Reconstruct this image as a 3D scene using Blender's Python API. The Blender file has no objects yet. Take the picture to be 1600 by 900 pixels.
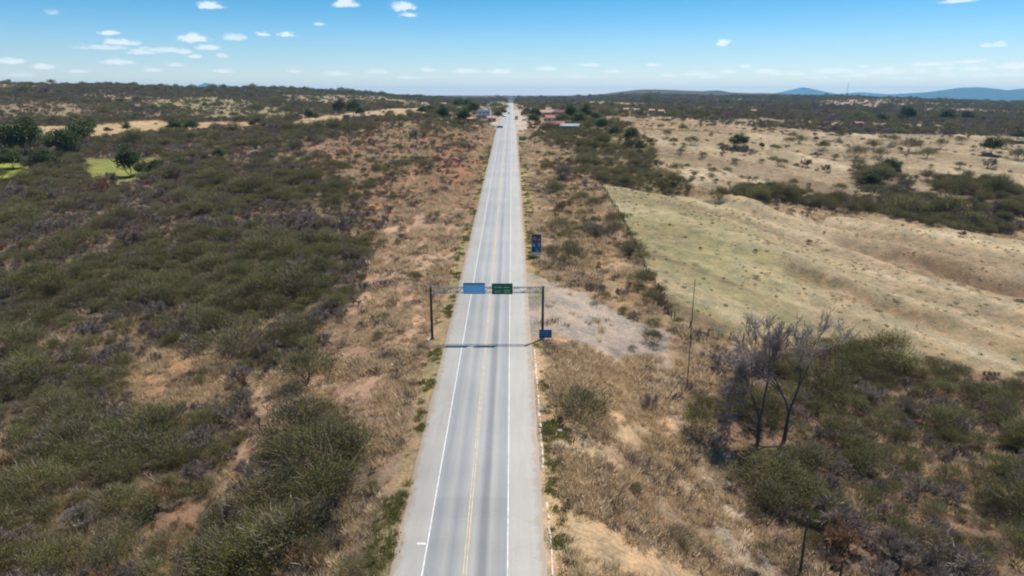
import bpy, math, random
import numpy as np
from mathutils import Vector, Matrix

random.seed(7)
RNG = np.random.default_rng(7)
R = math.radians
SC = bpy.context.scene
COL = SC.collection

# ------------------------------------------------------------------ camera, sky, sun, exposure
CAM_H = 41.0
PITCH = R(15.56)
FPX = 1081.0                       # focal length in pixels of the 1600 wide photograph
cam_d = bpy.data.cameras.new('camera')
cam_d.sensor_width = 36.0
cam_d.lens = 36.0 * FPX / 1600.0
cam_d.clip_start = 0.5
cam_d.clip_end = 90000.0
cam = bpy.data.objects.new('camera', cam_d)
cam.location = (0, 0, CAM_H)
cam.rotation_euler = (math.pi / 2 - PITCH, 0, 0)
COL.objects.link(cam)
SC.camera = cam

SUN_EL, SUN_AZ = R(64), R(40)       # azimuth from +Y towards +X
sdir = Vector((math.sin(SUN_AZ) * math.cos(SUN_EL), math.cos(SUN_AZ) * math.cos(SUN_EL), math.sin(SUN_EL)))
sun_d = bpy.data.lights.new('sun', 'SUN')
sun_d.energy = 4.2
sun_d.angle = R(0.53)
sun_d.color = (1.0, 0.945, 0.855)
sun = bpy.data.objects.new('sun', sun_d)
sun.rotation_euler = sdir.to_track_quat('Z', 'Y').to_euler()
sun.location = sdir * 500
COL.objects.link(sun)

SC.view_settings.view_transform = 'Standard'
SC.view_settings.look = 'None'
SC.view_settings.gamma = 1.0
SC.view_settings.exposure = 0.78
SC.cycles.max_bounces = 6
SC.cycles.diffuse_bounces = 2
SC.cycles.glossy_bounces = 2
SC.cycles.transmission_bounces = 3
SC.cycles.transparent_max_bounces = 4
SC.cycles.volume_bounces = 0
SC.cycles.filter_width = 2.0
SC.cycles.use_denoising = True

CLOUDS = [(327,10,17,7,.8),(541,7,18,8,.9),(629,12,19,9,1),(641,24,13,5,.9),(498,38,9,4,.6),(411,54,10,5,.9),(447,55,14,5,.8),
 (169,52,11,4,.8),(190,67,24,5,.9),(160,75,30,5,.55),(228,82,24,5,.6),(255,79,34,5,.6),(290,82,11,4,.7),(302,62,20,8,1),
 (326,75,16,5,.7),(365,60,17,6,.6),(307,89,9,4,.7),(348,88,8,4,.5),(82,20,8,5,.35),(20,97,16,5,.5),(68,105,13,5,.5),
 (185,98,20,5,.45),(275,102,12,4,.35),(1131,68,9,6,.85),(1497,2,20,4,.7),(1540,72,8,4,.6),(1562,70,8,4,.6),(1455,101,22,4,.9),
 (1517,97,16,4,.6),(1582,104,20,6,.8),(1520,108,16,5,.6),(1304,112,28,5,.75),(1385,113,25,6,.75),(1440,112,9,4,.6),
 (1482,119,12,5,.5),(1140,113,13,4,.5),(1190,112,16,5,.6),(1212,116,13,4,.6),(1020,102,12,4,.5),(920,102,16,4,.4),
 (1090,116,18,4,.45),(728,112,22,5,.4),(670,110,12,4,.4),(590,113,18,5,.35),(525,116,16,5,.35),(780,113,20,5,.5),(850,108,18,4,.4)]

CLOUDS += [(960,112,14,4,.6),(1045,119,12,3,.6),(1110,121,16,3,.5),(1165,104,8,3,.5),(1245,116,14,4,.7),(1275,122,18,3,.5),(1340,119,20,4,.6),(1420,123,22,3,.5),
           (1540,119,18,4,.7),(1590,117,16,4,.7),(1480,108,8,3,.6),(1350,104,8,3,.5),(900,120,18,3,.4),(640,122,20,3,.4),(460,112,12,3,.4),(350,112,14,4,.5),(240,110,12,3,.4),(120,112,14,3,.4),(30,118,16,3,.35)]
world = bpy.data.worlds.new('World')
SC.world = world
world.use_nodes = True
wt = world.node_tree
for n in list(wt.nodes):
    wt.nodes.remove(n)


class NT:
    """small helper to write node trees"""
    def __init__(self, tree):
        self.t = tree
    def n(self, kind, **kw):
        node = self.t.nodes.new(kind)
        for k, v in kw.items():
            setattr(node, k, v)
        return node
    def put(self, sock, v):
        if isinstance(v, bpy.types.NodeSocket):
            self.t.links.new(v, sock)
        elif v is not None:
            sock.default_value = v
    def math(self, op, a, b=None, c=None, clamp=False):
        m = self.n('ShaderNodeMath', operation=op, use_clamp=clamp)
        self.put(m.inputs[0], a)
        if b is not None: self.put(m.inputs[1], b)
        if c is not None: self.put(m.inputs[2], c)
        return m.outputs[0]
    def vmath(self, op, a, b=None, out=0):
        m = self.n('ShaderNodeVectorMath', operation=op)
        self.put(m.inputs[0], a)
        if b is not None: self.put(m.inputs[1], b)
        return m.outputs[out]
    def mix(self, f, a, b, blend='MIX'):
        m = self.n('ShaderNodeMix', data_type='RGBA', blend_type=blend)
        self.put(m.inputs[0], f)
        self.put(m.inputs[6], a if isinstance(a, bpy.types.NodeSocket) else tuple(a) + (1,) * (4 - len(a)))
        self.put(m.inputs[7], b if isinstance(b, bpy.types.NodeSocket) else tuple(b) + (1,) * (4 - len(b)))
        return m.outputs[2]
    def noise(self, vec, scale, detail=3, rough=.55):
        m = self.n('ShaderNodeTexNoise')
        self.put(m.inputs['Vector'], vec)
        m.inputs['Scale'].default_value = scale
        m.inputs['Detail'].default_value = detail
        m.inputs['Roughness'].default_value = rough
        return m.outputs['Fac']
    def rng(self, v, a, b, c, d, smooth=False):
        m = self.n('ShaderNodeMapRange')
        m.interpolation_type = 'SMOOTHSTEP' if smooth else 'LINEAR'
        self.put(m.inputs[0], v)
        for i, k in enumerate((a, b, c, d)):
            m.inputs[i + 1].default_value = k
        return m.outputs[0]
    def ramp(self, v, stops, interp='LINEAR'):
        m = self.n('ShaderNodeValToRGB')
        m.color_ramp.interpolation = interp
        el = m.color_ramp.elements
        while len(el) < len(stops):
            el.new(.5)
        for e, (p, c) in zip(el, stops):
            e.position = p
            e.color = tuple(c) + (1,) if len(c) == 3 else c
        self.put(m.inputs[0], v)
        return m.outputs[0]


w = NT(wt)
sky = w.n('ShaderNodeTexSky', sky_type='NISHITA')
sky.sun_disc = False
sky.sun_elevation = SUN_EL
sky.sun_rotation = SUN_AZ
sky.altitude = 300
sky.air_density = 1.0
sky.dust_density = 0.35
sky.ozone_density = 1.5
hs = w.n('ShaderNodeHueSaturation')
hs.inputs['Hue'].default_value = 0.484
hs.inputs['Saturation'].default_value = 1.12
hs.inputs['Value'].default_value = 1.0
wt.links.new(sky.outputs[0], hs.inputs['Color'])
tc = w.n('ShaderNodeTexCoord')
dirv = tc.outputs['Generated']
sx = w.n('ShaderNodeSeparateXYZ')
wt.links.new(dirv, sx.inputs[0])
az = w.math('ARCTAN2', sx.outputs[0], sx.outputs[1])
el = w.math('ARCSINE', sx.outputs[2])
AZW = 0.66                            # the same puffs go on all round the horizon and upwards
az_w = w.math('SUBTRACT', w.math('MODULO', w.math('ADD', az, AZW + 2 * AZW * 4), 2 * AZW), AZW)
el_w = w.math('PINGPONG', el, 0.165)
comb = w.n('ShaderNodeCombineXYZ')
wt.links.new(az_w, comb.inputs[0]); wt.links.new(el_w, comb.inputs[1])
nvec = w.n('ShaderNodeCombineXYZ')
wt.links.new(az, nvec.inputs[0]); wt.links.new(w.math('MULTIPLY', el, 2.0), nvec.inputs[1])
nz = w.noise(nvec.outputs[0], 120, 5, .62)
nz2 = w.noise(nvec.outputs[0], 45, 3, .5)
pg = bpy.data.node_groups.new('cloud_puff', 'ShaderNodeTree')
for nm, ty in (('P', 'NodeSocketVector'), ('C', 'NodeSocketVector'), ('S', 'NodeSocketVector'), ('N', 'NodeSocketFloat'), ('A', 'NodeSocketFloat'), ('M', 'NodeSocketFloat')):
    pg.interface.new_socket(nm, in_out='INPUT', socket_type=ty)
pg.interface.new_socket('V', in_out='OUTPUT', socket_type='NodeSocketFloat')
g = NT(pg)
gi, go_ = g.n('NodeGroupInput'), g.n('NodeGroupOutput')
dv = g.vmath('MULTIPLY', g.vmath('SUBTRACT', gi.outputs[0], gi.outputs[1]), gi.outputs[2])
gs = g.n('ShaderNodeSeparateXYZ'); pg.links.new(dv, gs.inputs[0])
ydn = g.math('MULTIPLY', g.math('MINIMUM', gs.outputs[1], 0.0), 1.9)      # flat bottoms
yup = g.math('MAXIMUM', gs.outputs[1], 0.0)
ln = g.math('SQRT', g.math('ADD', g.math('MULTIPLY', gs.outputs[0], gs.outputs[0]),
                           g.math('POWER', g.math('ADD', g.math('ABSOLUTE', ydn), yup), 2.0)))
vv = g.rng(g.math('ADD', ln, gi.outputs[3]), 1.15, 0.40, 0, 1, True)
pg.links.new(g.math('MAXIMUM', g.math('MULTIPLY', vv, gi.outputs[4]), gi.outputs[5]), go_.inputs[0])


def px_dir(px, py):
    cx, cy = (px - 800) / FPX, (450 - py) / FPX
    return (cx, math.cos(PITCH) + cy * math.sin(PITCH), -math.sin(PITCH) + cy * math.cos(PITCH))


nwarp = w.math('MULTIPLY', w.math('SUBTRACT', w.math('ADD', nz, nz2), 1.0), 1.5)
last = None
for (cx, cy, rx, ry, am) in CLOUDS:
    d = px_dir(cx, cy); L = math.sqrt(sum(k * k for k in d))
    gn = w.n('ShaderNodeGroup'); gn.node_tree = pg
    w.put(gn.inputs[0], comb.outputs[0])
    gn.inputs[1].default_value = (math.atan2(d[0], d[1]), math.asin(d[2] / L), 0)
    gn.inputs[2].default_value = (FPX / (rx * 1.08), FPX / (ry * 1.02), 0)
    w.put(gn.inputs[3], nwarp)
    gn.inputs[4].default_value = min(.86, am * (1.1 if cy < 94 else 1.75))
    w.put(gn.inputs[5], last if last else 0.0)
    last = gn.outputs[0]
cl = w.math('MULTIPLY', last, w.rng(el, 0.6, 1.0, 0.85, 0.0, True))
cloudcol = w.n('ShaderNodeRGB'); cloudcol.outputs[0].default_value = (7.4, 7.5, 7.6, 1)
grad = w.ramp(w.rng(el, -.02, .78, 0, 1), [(.02, (1.04, 1.02, 1.06)), (.075, (.66, .79, .96)), (.14, (.36, .62, .87)), (.225, (.055, .445, .68)), (.42, (.34, .58, .80)), (.75, (.80, .90, 1.0)), (1, (.9, .95, 1.0))], 'LINEAR')
tinted = w.mix(1.0, hs.outputs[0], grad, 'MULTIPLY')
skycol = w.mix(cl, tinted, cloudcol.outputs[0])
bg = w.n('ShaderNodeBackground')
bg.inputs['Strength'].default_value = 0.085
wt.links.new(skycol, bg.inputs['Color'])
wo = w.n('ShaderNodeOutputWorld')
wt.links.new(bg.outputs[0], wo.inputs[0])

# ------------------------------------------------------------------ materials
MATS = {}


def mat_new(name):
    m = bpy.data.materials.new(name)
    m.use_nodes = True
    t = NT(m.node_tree)
    b = m.node_tree.nodes['Principled BSDF']
    MATS[name] = m
    return m, t, b


def simple(name, col, rough=.7, metal=0., var=.18, scale=3.0, spec=.3, bump=0.0):
    """plain painted / mineral surface: colour with grain and slight weathering"""
    m, t, b = mat_new(name)
    co = t.n('ShaderNodeTexCoord').outputs['Object']
    n1 = t.noise(co, scale, 4)
    n2 = t.noise(co, scale * 9, 3)
    f = t.math('ADD', t.math('MULTIPLY', t.math('SUBTRACT', n1, .5), var * 2), t.math('MULTIPLY', t.math('SUBTRACT', n2, .5), var))
    f = t.math('ADD', f, 1.0)
    c = t.n('ShaderNodeVectorMath', operation='SCALE')
    c.inputs[0].default_value = col[:3]
    t.put(c.inputs['Scale'], f)
    t.put(b.inputs['Base Color'], c.outputs[0])
    b.inputs['Roughness'].default_value = rough
    b.inputs['Metallic'].default_value = metal
    b.inputs['Specular IOR Level'].default_value = spec
    if bump:
        bp = t.n('ShaderNodeBump'); bp.inputs['Strength'].default_value = bump; bp.inputs['Distance'].default_value = .05
        t.put(bp.inputs['Height'], n2); t.put(b.inputs['Normal'], bp.outputs[0])
    return m


def foliage(name, c1, c2, c3, transl=.3, rough=.6, nscale=1.1):
    """leaves / twigs / blades: varied per plant (object random) and per clump (noise)"""
    m, t, b = mat_new(name)
    oi = t.n('ShaderNodeObjectInfo')
    co = t.n('ShaderNodeTexCoord').outputs['Object']
    off = t.n('ShaderNodeCombineXYZ')
    for k in range(3): t.put(off.inputs[k], t.math('MULTIPLY', oi.outputs['Random'], 91.0))
    nn = t.noise(t.vmath('ADD', co, off.outputs[0]), nscale, 3, .6)
    f = t.math('ADD', t.math('MULTIPLY', oi.outputs['Random'], .62), t.math('MULTIPLY', nn, .95))
    f = t.rng(f, .22, 1.3, 0, 1)
    col = t.ramp(f, [(0, c1), (.5, c2), (1, c3)])
    t.put(b.inputs['Base Color'], col)
    b.inputs['Roughness'].default_value = rough
    b.inputs['Specular IOR Level'].default_value = .15
    if transl:
        tr = t.n('ShaderNodeBsdfTranslucent'); t.put(tr.inputs[0], col)
        ms = t.n('ShaderNodeMixShader'); ms.inputs[0].default_value = transl
        t.put(ms.inputs[1], b.outputs[0]); t.put(ms.inputs[2], tr.outputs[0])
        out = [n for n in m.node_tree.nodes if n.type == 'OUTPUT_MATERIAL'][0]
        t.put(out.inputs[0], ms.outputs[0])
    return m


M_GREEN = foliage('leaf_olive', (.082, .090, .018), (.138, .146, .028), (.215, .212, .052), .45)
M_DARK = foliage('leaf_dark', (.036, .052, .017), (.056, .078, .024), (.084, .106, .036), .32)
M_BARE = foliage('twig_grey', (.130, .100, .083), (.205, .165, .140), (.300, .250, .220), .15, .8)
M_DRYLEAF = foliage('leaf_dry', (.17, .095, .055), (.25, .145, .085), (.33, .215, .13), .3, .8)
M_STRAW = foliage('straw', (.36, .25, .145), (.55, .41, .25), (.70, .56, .38), .5, .7)
M_WEED = foliage('weed_green', (.10, .105, .036), (.165, .168, .055), (.245, .235, .088), .4, .7)
M_TREETWIG = foliage('twig_pale', (.17, .140, .122), (.24, .20, .18), (.32, .275, .25), .15, .85)
M_TWIG = foliage('twig_brown', (.105, .080, .056), (.15, .118, .084), (.20, .160, .120), .15, .85)
M_BARK = simple('bark', (.075, .060, .052), .9, 0, .35, 2.0, .1, .4)
M_BARKDARK = simple('bark_dark', (.095, .078, .068), .9, 0, .35, 2.0, .1, .4)
M_WHITE = simple('white_wall', (.62, .60, .57), .8, 0, .12, .7)
M_CREAM = simple('cream_wall', (.50, .42, .33), .8, 0, .14, .7)
M_BLUEW = simple('blue_wall', (.34, .46, .60), .75, 0, .12, .7)
M_ORANGE = simple('orange_wall', (.36, .17, .09), .85, 0, .16, .9)
M_TILE = simple('clay_tile', (.26, .125, .095), .85, 0, .3, 1.4)
M_TILEP = simple('clay_tile_pale', (.34, .205, .165), .85, 0, .3, 1.4)
M_MAROON = simple('maroon_roof', (.12, .045, .055), .8, 0, .25, 1.2)
M_GREYROOF = simple('fibre_roof', (.20, .22, .26), .8, 0, .2, 1.0)
M_GLASSD = simple('dark_window', (.02, .03, .045), .15, 0, .1, 1, .6)
M_WOODD = simple('dark_wood', (.055, .042, .034), .85, 0, .3, 5)
M_POST = simple('weathered_wood', (.075, .060, .050), .9, 0, .35, 6)
M_STEEL = simple('dark_steel', (.035, .045, .048), .55, .3, .2, 3)
M_GALV = simple('galvanised', (.24, .25, .26), .55, .4, .15, 4)
M_CONC = simple('concrete', (.36, .34, .31), .85, 0, .2, 2.0, .2, .3)
M_KERB = simple('whitewashed_concrete', (.42, .385, .32), .85, 0, .5, 1.6, .2, .3)
M_SGREEN = simple('sign_green', (.006, .15, .075), .45, 0, .12, 1.5)
M_SBLUE = simple('sign_light_blue', (.16, .50, .90), .45, 0, .12, 1.5)
M_SNAVY = simple('sign_dark_blue', (.008, .075, .20), .45, 0, .12, 1.5)
M_SBACK = simple('sign_frame_grey', (.12, .16, .21), .5, .2, .12, 3)
M_SWHITE = simple('sign_white', (.62, .66, .68), .5, 0, .08, 3)
M_PAINTW = simple('car_white', (.60, .60, .60), .3, 0, .05, 2, .5)
M_PAINTD = simple('car_dark', (.025, .028, .034), .3, 0, .05, 2, .5)
M_PAINTS = simple('car_silver', (.30, .31, .33), .3, .4, .05, 2, .5)
M_TYRE = simple('tyre', (.018, .018, .018), .9, 0, .1, 4)
M_LINEW = simple('line_white', (.46, .455, .44), .7, 0, .5, 1.2)
M_LINEY = simple('line_yellow', (.38, .315, .20), .7, 0, .5, 1.2)
M_ROCK = simple('pale_rock', (.30, .275, .25), .9, 0, .25, 3, .2, .4)
M_POSTERP = simple('poster_pink', (.28, .17, .16), .6, 0, .3, 2.2)
M_POSTERD = simple('poster_black', (.03, .025, .03), .6, 0, .3, 2)
M_POSTERB = simple('poster_blue', (.03, .12, .34), .6, 0, .2, 2)
M_POSTERC = simple('poster_cyan', (.16, .33, .50), .6, 0, .2, 2)
M_HILLS = simple('mountain_scrub', (.022, .045, .045), .95, 0, .35, .0012, .05)

# asphalt: light grey bleached road with tyre tracks along Y
m, t, b = mat_new('asphalt')
geo = t.n('ShaderNodeNewGeometry').outputs['Position']
sp = t.n('ShaderNodeSeparateXYZ'); t.put(sp.inputs[0], geo)
X, Y = sp.outputs[0], sp.outputs[1]
sv = t.n('ShaderNodeMapping'); t.put(sv.inputs['Vector'], geo); sv.inputs['Scale'].default_value = (1.0, .035, 1)
wob = t.math('MULTIPLY', t.math('SUBTRACT', t.noise(sv.outputs[0], .5, 2), .5), .5)
xr = t.rng(t.math('ADD', X, wob), -10.1, 2.7, 0, 1)
def P(x): return (x + 10.1) / 12.8
sh = (.262, .246, .224); ln_ = (.222, .220, .218); dk = (.180, .183, .188); od = (.130, .132, .138); lt = (.240, .234, .228)
colx = t.ramp(xr, [(P(-10.1), sh), (P(-7.85), sh), (P(-7.72), ln_), (P(-6.8), dk), (P(-5.9), lt), (P(-5.2), dk), (P(-4.4), lt),
                   (P(-3.3), lt), (P(-2.75), od), (P(-2.35), od), (P(-1.95), lt), (P(-1.2), dk), (P(-.62), dk), (P(-.25), sh), (P(2.7), sh)])
streak = t.noise(sv.outputs[0], 1.6, 5, .65)
patch = t.noise(geo, .07, 3)
fine = t.noise(geo, 7, 3)
fade = t.rng(t.math('ADD', Y, t.math('MULTIPLY', patch, 30)), 70, 240, 0.0, 0.55, True)      # lanes turn paler and tracks fainter with distance
flat = t.mix(fade, colx, (.262, .256, .246))
flat = t.mix(t.rng(t.math('ABSOLUTE', t.math('ADD', X, 4.0)), 3.5, 3.9, 0, 1), flat, t.mix(.75, flat, sh))
k = t.math('ADD', t.math('ADD', t.math('MULTIPLY', streak, .36), t.math('MULTIPLY', patch, .40)), t.math('ADD', t.math('MULTIPLY', fine, .22), .51))
crk = t.n('ShaderNodeTexVoronoi', feature='DISTANCE_TO_EDGE'); crk.inputs['Scale'].default_value = .16
t.put(crk.inputs['Vector'], t.vmath('ADD', geo, t.n('ShaderNodeTexNoise').outputs['Color']))
crack = t.math('MULTIPLY', t.rng(crk.outputs['Distance'], .0, .012, 1, 0), t.rng(t.noise(geo, .09, 2), .45, .6, 0, 1))
k = t.math('MULTIPLY', k, t.math('SUBTRACT', 1.0, t.math('MULTIPLY', crack, .10)))
joint = t.rng(t.math('ABSOLUTE', t.math('SUBTRACT', Y, t.math('ADD', 60.5, t.math('MULTIPLY', wob, 1.0)))), .0, .08, 1, 0)
dkp = t.math('MULTIPLY', t.rng(Y, 60.3, 60.7, 1, 0), t.rng(t.math('ABSOLUTE', t.math('ADD', X, 4.0)), 3.4, 3.55, .09, 0))
k = t.math('MULTIPLY', k, t.math('SUBTRACT', 1.0, dkp))
edge_d = t.math('SUBTRACT', 6.4, t.math('ABSOLUTE', t.math('ADD', X, 3.7)))
sand = t.rng(t.math('SUBTRACT', edge_d, t.math('MULTIPLY', t.math('SUBTRACT', t.noise(geo, .8, 4, .7), .38), 2.2)), .25, -.15, 0, .8)
flat = t.mix(sand, flat, (.23, .175, .125))
sc_ = t.n('ShaderNodeVectorMath', operation='SCALE'); t.put(sc_.inputs[0], flat); t.put(sc_.inputs['Scale'], k)
t.put(b.inputs['Base Color'], sc_.outputs[0])
b.inputs['Roughness'].default_value = .62
b.inputs['Specular IOR Level'].default_value = .4
bp = t.n('ShaderNodeBump'); bp.inputs['Strength'].default_value = .25; bp.inputs['Distance'].default_value = .01
t.put(bp.inputs['Height'], fine); t.put(b.inputs['Normal'], bp.outputs[0])
M_ROAD = m

# ground: per-vertex soil / grass colour with multi-scale grain
m, t, b = mat_new('ground')
at = t.n('ShaderNodeAttribute'); at.attribute_name = 'soil'
geo = t.n('ShaderNodeNewGeometry').outputs['Position']
n_a = t.noise(geo, .045, 4, .6)
n_b = t.noise(geo, .32, 5, .65)
n_c = t.noise(geo, 2.2, 4, .7)
n_f = t.noise(geo, .011, 5, .65)
k = t.math('ADD', t.math('MULTIPLY', n_a, .45), t.math('ADD', t.math('MULTIPLY', n_b, .85), t.math('MULTIPLY', n_c, .80)))
k = t.math('ADD', t.math('MULTIPLY', t.math('SUBTRACT', k, 1.05), 1.8), 1.0)
k = t.math('MAXIMUM', k, .35)
sc_ = t.n('ShaderNodeVectorMath', operation='SCALE'); t.put(sc_.inputs[0], at.outputs['Color']); t.put(sc_.inputs['Scale'], k)
warm = t.mix(t.rng(n_b, .42, .68, 0, .55), sc_.outputs[0], t.mix(1.0, sc_.outputs[0], (1.18, .90, .74), 'MULTIPLY'))
veg = t.n('ShaderNodeAttribute'); veg.attribute_name = 'scrub'
mot = t.rng(t.math('ADD', t.math('MULTIPLY', n_f, .6), t.math('MULTIPLY', n_a, .5)), .45, .66, 0, 1, True)
far = t.mix(mot, (.070, .056, .050), (.056, .055, .030))  # far scrub colours lowered to include the canopy's own shade
spk = t.rng(t.noise(geo, .06, 4, .75), .40, .62, .55, 1.35)
fs = t.n('ShaderNodeVectorMath', operation='SCALE'); t.put(fs.inputs[0], far); t.put(fs.inputs['Scale'], spk)
colr = t.mix(veg.outputs['Fac'], warm, fs.outputs[0])
t.put(b.inputs['Base Color'], colr)
b.inputs['Roughness'].default_value = .95
b.inputs['Specular IOR Level'].default_value = .08
bp = t.n('ShaderNodeBump'); bp.inputs['Strength'].default_value = .7; bp.inputs['Distance'].default_value = .25
t.put(bp.inputs['Height'], t.math('ADD', n_c, t.math('MULTIPLY', n_b, 2.0))); t.put(b.inputs['Normal'], bp.outputs[0])
M_GROUND = m

# ------------------------------------------------------------------ object helpers
def tag(o, label=None, cat=None, group=None, kind=None):
    if label: o['label'] = label
    if cat: o['category'] = cat
    if group: o['group'] = group
    if kind: o['kind'] = kind
    return o


def empty(name, loc, rz=0., label=None, cat=None, group=None):
    o = bpy.data.objects.new(name, None)
    o.location = loc; o.rotation_euler = (0, 0, rz); o.empty_display_size = .3
    COL.objects.link(o)
    return tag(o, label, cat, group)


def link(name, mesh, parent=None):
    o = bpy.data.objects.new(name, mesh)
    COL.objects.link(o)
    if parent is not None: o.parent = parent
    return o


class MB:
    """collects boxes, tubes, quads and triangles; build() makes ONE mesh"""
    def __init__(self):
        self.v, self.f, self.n = [], [], 0
    def add(self, verts, faces):
        self.v.extend(map(tuple, verts))
        self.f.extend(tuple(i + self.n for i in f) for f in faces)
        self.n += len(verts)
    def box(self, x0, x1, y0, y1, z0, z1):
        self.add([(x0,y0,z0),(x1,y0,z0),(x1,y1,z0),(x0,y1,z0),(x0,y0,z1),(x1,y0,z1),(x1,y1,z1),(x0,y1,z1)],
                 [(0,3,2,1),(4,5,6,7),(0,1,5,4),(1,2,6,5),(2,3,7,6),(3,0,4,7)])
    def tube(self, a, b, r0, r1=None, n=6, cap=True):
        a, b = Vector(a), Vector(b); r1 = r0 if r1 is None else r1
        d = (b - a)
        if d.length < 1e-6: return
        q = d.to_track_quat('Z', 'Y')
        vs = []
        for p, r in ((a, r0), (b, r1)):
            for k in range(n):
                an = 2 * math.pi * k / n
                vs.append(p + q @ Vector((math.cos(an) * r, math.sin(an) * r, 0)))
        fs = [(k, (k + 1) % n, n + (k + 1) % n, n + k) for k in range(n)]
        if cap: fs += [tuple(range(n - 1, -1, -1)), tuple(range(n, 2 * n))]
        self.add(vs, fs)
    def prism(self, prof, x0, x1):
        """profile [(y, z)] extruded along x"""
        n = len(prof)
        vs = [(x0, y, z) for y, z in prof] + [(x1, y, z) for y, z in prof]
        self.add(vs, [(k, (k + 1) % n, n + (k + 1) % n, n + k) for k in range(n)] + [tuple(range(n - 1, -1, -1)), tuple(range(n, 2 * n))])
    def mesh(self, name, m):
        me = bpy.data.meshes.new(name)
        me.from_pydata(self.v, [], self.f)
        me.materials.append(m)
        me.update()
        return me
    def build(self, name, m, parent=None):
        return link(name, self.mesh(name, m), parent)


def mesh_np(name, V, F, mats, fm=None, smooth=False):
    """V (n,3), F (m,3) or (m,4) arrays"""
    me = bpy.data.meshes.new(name)
    me.vertices.add(len(V)); me.vertices.foreach_set('co', np.asarray(V, np.float32).ravel())
    k = F.shape[1]
    me.loops.add(F.size); me.loops.foreach_set('vertex_index', np.asarray(F, np.int32).ravel())
    me.polygons.add(len(F)); me.polygons.foreach_set('loop_start', np.arange(0, F.size, k, dtype=np.int32))
    for mm in (mats if isinstance(mats, (list, tuple)) else [mats]): me.materials.append(mm)
    if fm is not None: me.polygons.foreach_set('material_index', np.asarray(fm, np.int32))
    if smooth: me.polygons.foreach_set('use_smooth', np.ones(len(F), bool))
    me.update(calc_edges=True)
    me.validate()
    return me


# ------------------------------------------------------------------ noise, terrain
def _hash(i, j, s):
    h = (i * 374761393 + j * 668265263 + s * 1442695041) & 0xFFFFFFFF
    h = ((h ^ (h >> 13)) * 1274126177) & 0xFFFFFFFF
    return ((h ^ (h >> 16)) & 0xFFFF) / 65535.0


def vnoise(x, y, s=0):
    x, y = np.asarray(x, float), np.asarray(y, float)
    i, j = np.floor(x).astype(np.int64), np.floor(y).astype(np.int64)
    fx, fy = x - i, y - j
    fx, fy = fx * fx * (3 - 2 * fx), fy * fy * (3 - 2 * fy)
    a, b_ = _hash(i, j, s), _hash(i + 1, j, s)
    c, d = _hash(i, j + 1, s), _hash(i + 1, j + 1, s)
    return (a * (1 - fx) + b_ * fx) * (1 - fy) + (c * (1 - fx) + d * fx) * fy - .5


def fbm(x, y, s=0, o=4):
    r, am, tot = 0, 1., 0
    for k in range(o):
        r = r + am * vnoise(x * 2 ** k + 17.3 * k, y * 2 ** k - 9.1 * k, s + k); tot += am; am *= .5
    return r / tot * 2


def sstep(a, b_, x):
    t_ = np.clip((np.asarray(x, float) - a) / (b_ - a), 0, 1)
    return t_ * t_ * (3 - 2 * t_)


ROAD_L, ROAD_R = -10.1, 2.7
RY = np.array([-400, 0, 300, 400, 470, 540, 640, 800, 1200, 2000, 2600, 4000, 40000.])
RZ = np.array([-17.6, 0, 13.2, 17.4, 19.8, 21.2, 21.9, 22.0, 22.0, 21.0, 15.0, 24.0, 34.0])


def road_z(Y):
    Y = np.asarray(Y, float)
    r = 0
    for d in (-30, -15, 0, 15, 30): r = r + np.interp(Y + d, RY, RZ)
    return r / 5


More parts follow.
